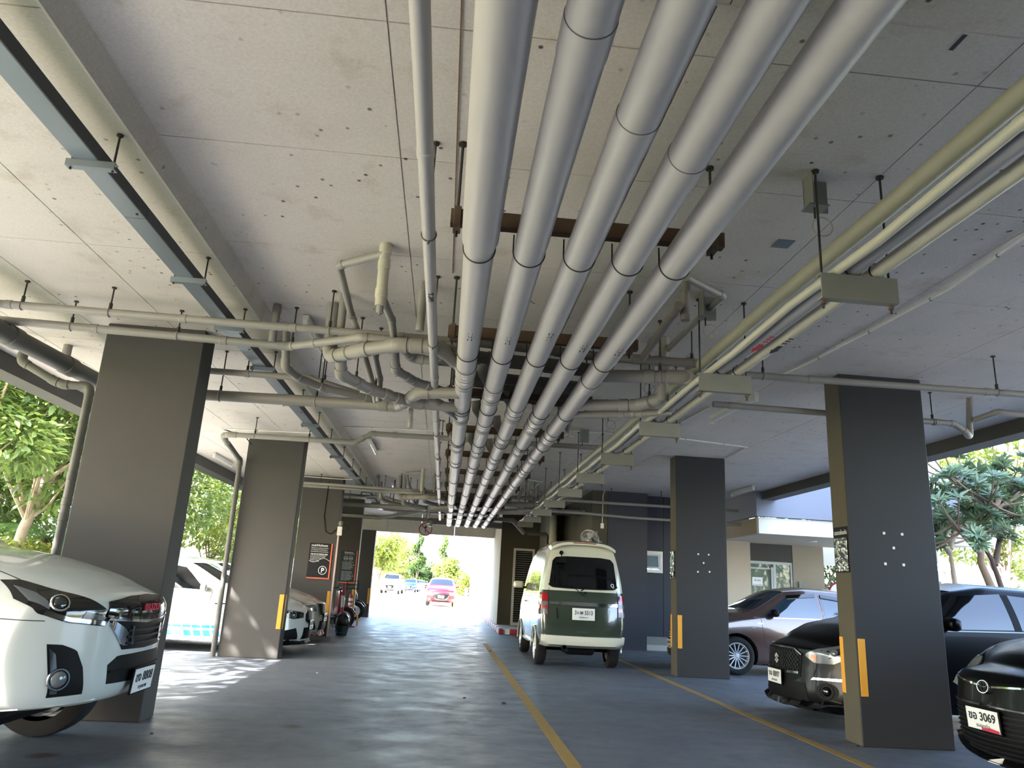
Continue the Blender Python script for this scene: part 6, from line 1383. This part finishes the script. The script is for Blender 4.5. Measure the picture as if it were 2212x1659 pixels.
def tree(label, x, y, h, r, trunk_h, m='leaf_mid', n=5000, ln=.22, wd=.09, bark='bark', tr=.12, lean=(0, 0), blobs=9, seed=1, name='tree', shape='round', group=None, z0=-.2):
    t = thing(name, label, 'tree', loc=(x, y, 0), group=group); rs = random.Random(seed); P = []
    k = 6; top = Vector((x + lean[0], y + lean[1], trunk_h))
    path = [Vector((x, y, z0)).lerp(top, i / k) + Vector((rs.uniform(-.05, .05), rs.uniform(-.05, .05), 0)) * (i > 0) for i in range(k + 1)]
    b = NB(); sweep(b, path, [tr * (1.15 - .5 * i / k) for i in range(k + 1)], 10); part('trunk', b, bark, t, smooth=True)
    bl = []; b = NB()
    for i in range(blobs):
        a = 2 * PI * i / blobs * 2.4 + rs.uniform(-.4, .4); f = (i + .5) / blobs; z = trunk_h + (h - trunk_h) * f
        if shape == 'cone': q = r * (1 - f * .85) * .75; br = r * (1.05 - f * .8) * .55
        elif shape == 'flat': q = r * rs.uniform(.3, .8); br = r * .38; z = trunk_h + (h - trunk_h) * (.3 + .7 * f)
        else: q = r * math.sin(PI * (f * .75 + .15)) * rs.uniform(.35, .75); br = r * rs.uniform(.38, .55)
        c = Vector((top.x + q * math.cos(a), top.y + q * math.sin(a), z)); bl.append((c, br)); s = path[-1].lerp(path[-3], rs.random())
        sweep(b, [s, s.lerp(c, .5) + Vector((0, 0, -.08 * r)), c], [tr * .4, tr * .25, tr * .1], 6)
    part('branches', b, bark, t, smooth=True)
    crown(t, [(tuple(c), q) for c, q in bl], n, ln, wd, m); return t
# left garden: near trees, seen between the columns
tree('pale-barked tree with drooping leaves at the far left', -9.0, 16.6, 7.0, 2.6, 3.0, 'leaf_mid', 9000, .26, .10, 'bark_pale', .13, (.3, .1), 12, 3)
tree('light green tree near the left edge', -8.2, 13.6, 6.4, 2.0, 3.1, 'leaf_mid', 6500, .22, .08, 'bark', .08, (-.2, 0), 9, 5)
tree('dark leafy tree farther left behind the light green one', -12.0, 18.5, 8.5, 3.4, 2.4, 'leaf_dark', 8000, .3, .12, 'bark_dark', .16, (0, 0), 12, 6)
tree('tall mid-green tree seen between the first and second left columns', -9.4, 24.5, 8.5, 3.0, 3.0, 'leaf_mid', 9000, .25, .09, 'bark_pale', .14, (.3, .2), 12, 8)
tree('leafy tree behind the white striped car', -8.6, 20.6, 6.6, 2.2, 2.8, 'leaf_mid', 7000, .22, .08, 'bark', .1, (.1, 0), 10, 9)
tree('dense dark tree at the back of the left garden', -15.0, 27, 10, 4.2, 2.0, 'leaf_dark', 8000, .34, .14, 'bark_dark', .2, (0, 0), 12, 10)
tree('yellow-green shrub tree beyond the second left column', -8.6, 29.0, 6.0, 2.2, 1.6, 'leaf_yellow', 6000, .22, .08, 'bark', .09, (0, 0), 10, 12)
tree('round tree at the back left, beyond the hedge', -17, 20, 9, 4.2, 1.8, 'leaf_mid', 7000, .34, .13, 'bark', .2, (0, 0), 12, 13)
tree('broad tree outside the third left bay', -9.5, 35, 8, 3.0, 2.2, 'leaf_mid', 7000, .28, .1, 'bark', .14, (0, 0), 11, 14)
tree('tree at the far left corner of the garden', -13.5, 11.5, 8, 3.2, 2.2, 'leaf_mid', 7000, .28, .11, 'bark', .16, (0, 0), 11, 15)
tree('airy tree beside the car park on the left, just outside the view', -8.6, 7.4, 7.4, 2.6, 3.0, 'leaf_mid', 4200, .24, .09, 'bark_pale', .1, (0, 0), 11, 21)
tree('airy tree beside the car park on the left, nearest the camera', -9.0, 2.0, 7.6, 2.8, 3.2, 'leaf_mid', 8000, .24, .09, 'bark_pale', .1, (0, 0), 11, 22)
tree('airy tree beside the car park on the left, behind the camera', -9.0, -4.0, 7.6, 2.8, 3.0, 'leaf_yellow', 3800, .24, .09, 'bark_pale', .1, (0, 0), 11, 23)
def hedge(label, x0, x1, y0, y1, h, m, n=9000):
    t = thing('hedge', label, 'hedge', loc=((x0 + x1) / 2, (y0 + y1) / 2, 0))
    b = NB(); rbox(b, x0 + .12, x1 - .12, y0 + .12, y1 - .12, -.2, h - .12, .1, 2); part('hedge_core', b, mat('hedge_core', '#2b3a1c', .95), t)
    P = RG.uniform((x0, y0, .0), (x1, y1, h), (n, 3)); side = RG.integers(0, 3, n); P[side == 0, 2] = h + RG.normal(0, .05, (side == 0).sum()); P[side == 1, 0] = x1 + RG.normal(0, .05, (side == 1).sum()); P[side == 2, 1] = y0 + RG.normal(0, .05, (side == 2).sum())
    leaf_mesh('leaves', P, unit(n) + np.array([.4, -.4, .8]), unit(n), .09, .05, m, t)
hedge('clipped yellow-green hedge along the left garden', -9.8, -8.5, 9, 21, 1.55, 'leaf_yellow', 16000)
hedge('clipped hedge along the left garden, farther length', -9.8, -8.5, 22, 34, 1.5, 'leaf_yellow', 9000)
def palm(label, x, y, z, n, L_, m='leaf_palm', a0=0, up_=.8, name='cycad'):
    t = thing(name, label, 'palm', loc=(x, y, 0)); b = NB(); lathe(b, [(.16, -.2), (.18, z * .6), (.12, z), (0, z + .1)], Matrix.Translation((x, y, 0)), 12); part('stem', b, 'bark_dark', t, smooth=True)
    for k in range(n):
        a = a0 + 2 * PI * k / n; d = Vector((math.cos(a), math.sin(a), 0)); pts = [Vector((x, y, z)) + d * (L_ * f) + Vector((0, 0, L_ * up_ * (f - 1.15 * f * f))) for f in np.linspace(0, 1, 9)]
        bb = NB(); sweep(bb, pts, [.016 - .0016 * i for i in range(9)], 5); fr = part('frond', bb, m, t)
        C, Nn, D = [], [], []
        for i in range(1, 40):
            f = i / 40; j = f * 8; i0 = int(j); p = pts[i0].lerp(pts[min(i0 + 1, 8)], j - i0); tan = (pts[min(i0 + 1, 8)] - pts[i0]).normalized() if i0 < 8 else d
            for s in (-1, 1):
                side = tan.cross(Vector((0, 0, 1))).normalized() * s; C.append(p); D.append(side + tan * .8); Nn.append(Vector((0, 0, 1)) + side * .5)
        leaf_mesh('leaflets', np.array(C), np.array(Nn), np.array(D), .32 * L_ / 1.5, .025, m, fr)
palm('blue-green palm with arching fronds at the hedge on the left', -9.2, 18.4, 1.75, 10, 1.8, a0=.4)
palm('broad-leaved palm behind the far hedge', -10.8, 15.0, .8, 8, 1.8, a0=.1, name='palm')
# trees along the road beyond the exit
for i, (x, y, h, r, th, m, sh, lb) in enumerate([(-8.0, 48, 8.5, 2.6, 2.2, 'leaf_mid', 'round', 'big pale-green tree at the left roadside, nearest beyond the exit'), (-10.2, 60, 7.4, 3.2, 2.2, 'leaf_mid', 'round', 'tall tree along the left roadside behind the nearest one'),
        (-6.6, 80, 5.6, 2.6, 1.6, 'leaf_yellow', 'flat', 'layered yellow-green tree at the left roadside by the parked cars'), (-6.0, 112, 6.6, 3., 1.6, 'leaf_yellow', 'round', 'light green tree at the end of the road'), (-3.6, 106, 8.0, 1.2, 1.2, 'leaf_dark', 'cone', 'slim dark conical tree at the end of the road'),
        (-.1, 108, 8.0, 1.1, 1.2, 'leaf_mid', 'cone', 'slim green conical tree right of the road end'), (.9, 98, 4.0, 1.8, .8, 'leaf_yellow', 'round', 'low bright bush tree behind the red car'), (-12, 72, 11, 4.5, 2., 'leaf_mid', 'round', 'wide tree behind the left roadside trees'),
        (2.6, 84, 1.9, .9, .3, 'leaf_yellow', 'round', 'small bright bush right of the red car'), (-2.8, 125, 3.6, 3, 1., 'leaf_dark', 'round', 'dark green mass closing the end of the road')]):
    tree(lb, x, y, h, r, th, m, 5000, .38, .17, 'bark', .14, (0, 0), 10 if sh != 'cone' else 14, 30 + i, shape=sh)
fn = thing('picket_fence', 'low wooden fence under the left roadside trees', 'fence', loc=(-7.6, 50, 0))
pm = None
for k in range(44):
    y = 38 + k * .75
    if pm is None:
        b = NB(); rbox(b, -.04, .04, -.09, .09, -.2, 1.35, .01, 1); me = bpy.data.meshes.new('picket'); b.to_mesh(me); b.free(); me.materials.append(mat('wood_pale', '#a08468', .85, var=.2)); pm = me
    o = part('picket', None, 'bark', fn, mesh=pm, local=True); o.location = (0.1 * math.sin(k * 2.1), y - 50, .0)
b = NB(); box(b, -7.65, -7.55, 38, 71, .95, 1.05); part('rail', b, 'wood_pale', fn)
b = NB(); box(b, -7.05, -6.85, 30, 110, -.1, .12); part('road_kerb', b, 'white_paint', kind='structure', label='pale kerb along the left side of the exit road')

# right garden: the frangipani-like trees with big leaves
def rosette_tree(label, x, y, limbs, seed, m='leaf_grey', nl=30, ll=.22, name='frangipani_tree', tr=.09, bark='bark'):
    t = thing(name, label, 'tree', loc=(x, y, 0)); rs = random.Random(seed); C, Nn, D = [], [], []
    for li, pts in enumerate(limbs):
        b = NB(); sweep(b, [Vector(p) for p in pts[0]], [tr * (1 - .55 * i / (len(pts[0]) - 1)) * pts[1] for i in range(len(pts[0]))], 10); part('limb' if li else 'trunk', b, bark, t, smooth=True)
        if not pts[2]: continue
        end = Vector(pts[0][-1]); b = NB()
        for k in range(int(pts[2] * 2.2)):
            tip = end + Vector((rs.uniform(-.85, .85), rs.uniform(-.8, .8), rs.uniform(-.5, .55))); s = Vector(pts[0][-2]).lerp(end, rs.random())
            sweep(b, [s, s.lerp(tip, .6) + Vector((0, 0, -.05)), tip], [.025, .018, .012], 5); ax = (tip - s).normalized() + Vector((0, 0, .5)); ax.normalize(); fx_, fy_ = frame(ax)
            for j in range(nl):
                a = 2 * PI * j * .382; el = rs.uniform(-.35, .75); d = (fx_ * math.cos(a) + fy_ * math.sin(a)) * math.cos(el) + ax * math.sin(el); p = tip - ax * .10 * rs.random()
                C.append(p + d * .02); D.append(d); Nn.append(ax + d * -.5 + Vector((0, 0, .4)))
        part('twigs', b, bark, t, smooth=True)
    leaf_mesh('leaves', np.array(C), np.array(Nn), np.array(D), ll, .055, m, t, cup=.25)
X, Y = 10.6, 14.0
rosette_tree('grey-green tree with long narrow leaves, curved trunk, right of the nearest column', 10.7, 14, [
    ([(10.75, 14, -.1), (10.7, 14, 1.5), (10.45, 14, 2.2), (10.55, 14, 2.9)], 1.2, 0), ([(10.55, 14, 2.9), (10.3, 14, 3.5), (10.0, 13.9, 3.9)], .8, 6), ([(10.5, 14, 2.7), (10.9, 14.1, 3.2), (11.3, 14.2, 3.7)], .8, 7),
    ([(10.45, 14, 2.4), (10.0, 13.8, 2.7), (9.7, 13.6, 2.9)], .7, 8), ([(10.5, 14, 2.8), (10.3, 13.6, 3.1), (10.2, 13.2, 3.3)], .7, 7)], 4, nl=34)
rosette_tree('grey-green tree with long narrow leaves, slim dark trunk at the right edge', 11.3, 14.6, [
    ([(11.45, 14.6, -.1), (11.35, 14.6, 1.5), (11.15, 14.6, 2.3), (10.9, 14.6, 2.8)], .8, 0), ([(11.2, 14.6, 2.2), (11.5, 14.7, 2.9), (11.9, 14.8, 3.6)], .7, 8), ([(10.9, 14.6, 2.8), (11.1, 14.5, 3.3), (11.4, 14.4, 3.6)], .7, 7), ([(11.9, 14.8, 3.6), (12.3, 14.8, 4.1)], .5, 8)], 6, nl=34, bark='bark_dark')
rosette_tree('grey-green tree with pale straight trunk just right of the nearest column', 10.1, 14.8, [
    ([(10.5, 14.8, -.1), (10.45, 14.8, 1.6), (10.4, 14.8, 2.5)], .9, 0), ([(10.4, 14.8, 2.4), (10.0, 14.7, 2.9), (9.8, 14.6, 3.3)], .7, 8), ([(10.4, 14.8, 2.5), (10.7, 14.9, 3.0)], .7, 7)], 9, nl=34, bark='bark_pale')
tree('tall yellow-green tree lit by the sun behind the grey-green trees', 19.5, 25, 9.6, 2.6, 3.0, 'leaf_yellow', 7000, .26, .11, 'bark', .15, (0, 0), 10, 50)
tree('round green tree farther right in the garden', 24, 24, 6.6, 3.4, 1.4, 'leaf_mid', 6000, .3, .12, 'bark', .15, (0, 0), 10, 51)
tree('low yellow-green bush tree at the right edge', 19.0, 21.5, 3.4, 1.8, .5, 'leaf_yellow', 5000, .16, .07, 'bark', .06, (0, 0), 8, 52)
tree('dark tree behind the entrance building', 14.2, 28, 7.5, 3., 1.8, 'leaf_dark', 6000, .3, .12, 'bark', .15, (0, 0), 10, 53)
palm('banana-like plant with broad leaves right of the entrance building', 12.2, 22.5, 1.0, 7, 1.6, 'leaf_yellow', .3, 1.0, 'banana_plant')
palm('broad-leaved plant under the grey-green trees', 12.8, 16.8, .5, 8, 1.2, 'leaf_mid', .2, .9, 'palm')
tree('tree standing to the right of the car park, outside the view edge', 13.5, 7.5, 6.5, 2.8, 2.4, 'leaf_mid', 5000, .3, .12, 'bark', .13, (0, 0), 10, 54)
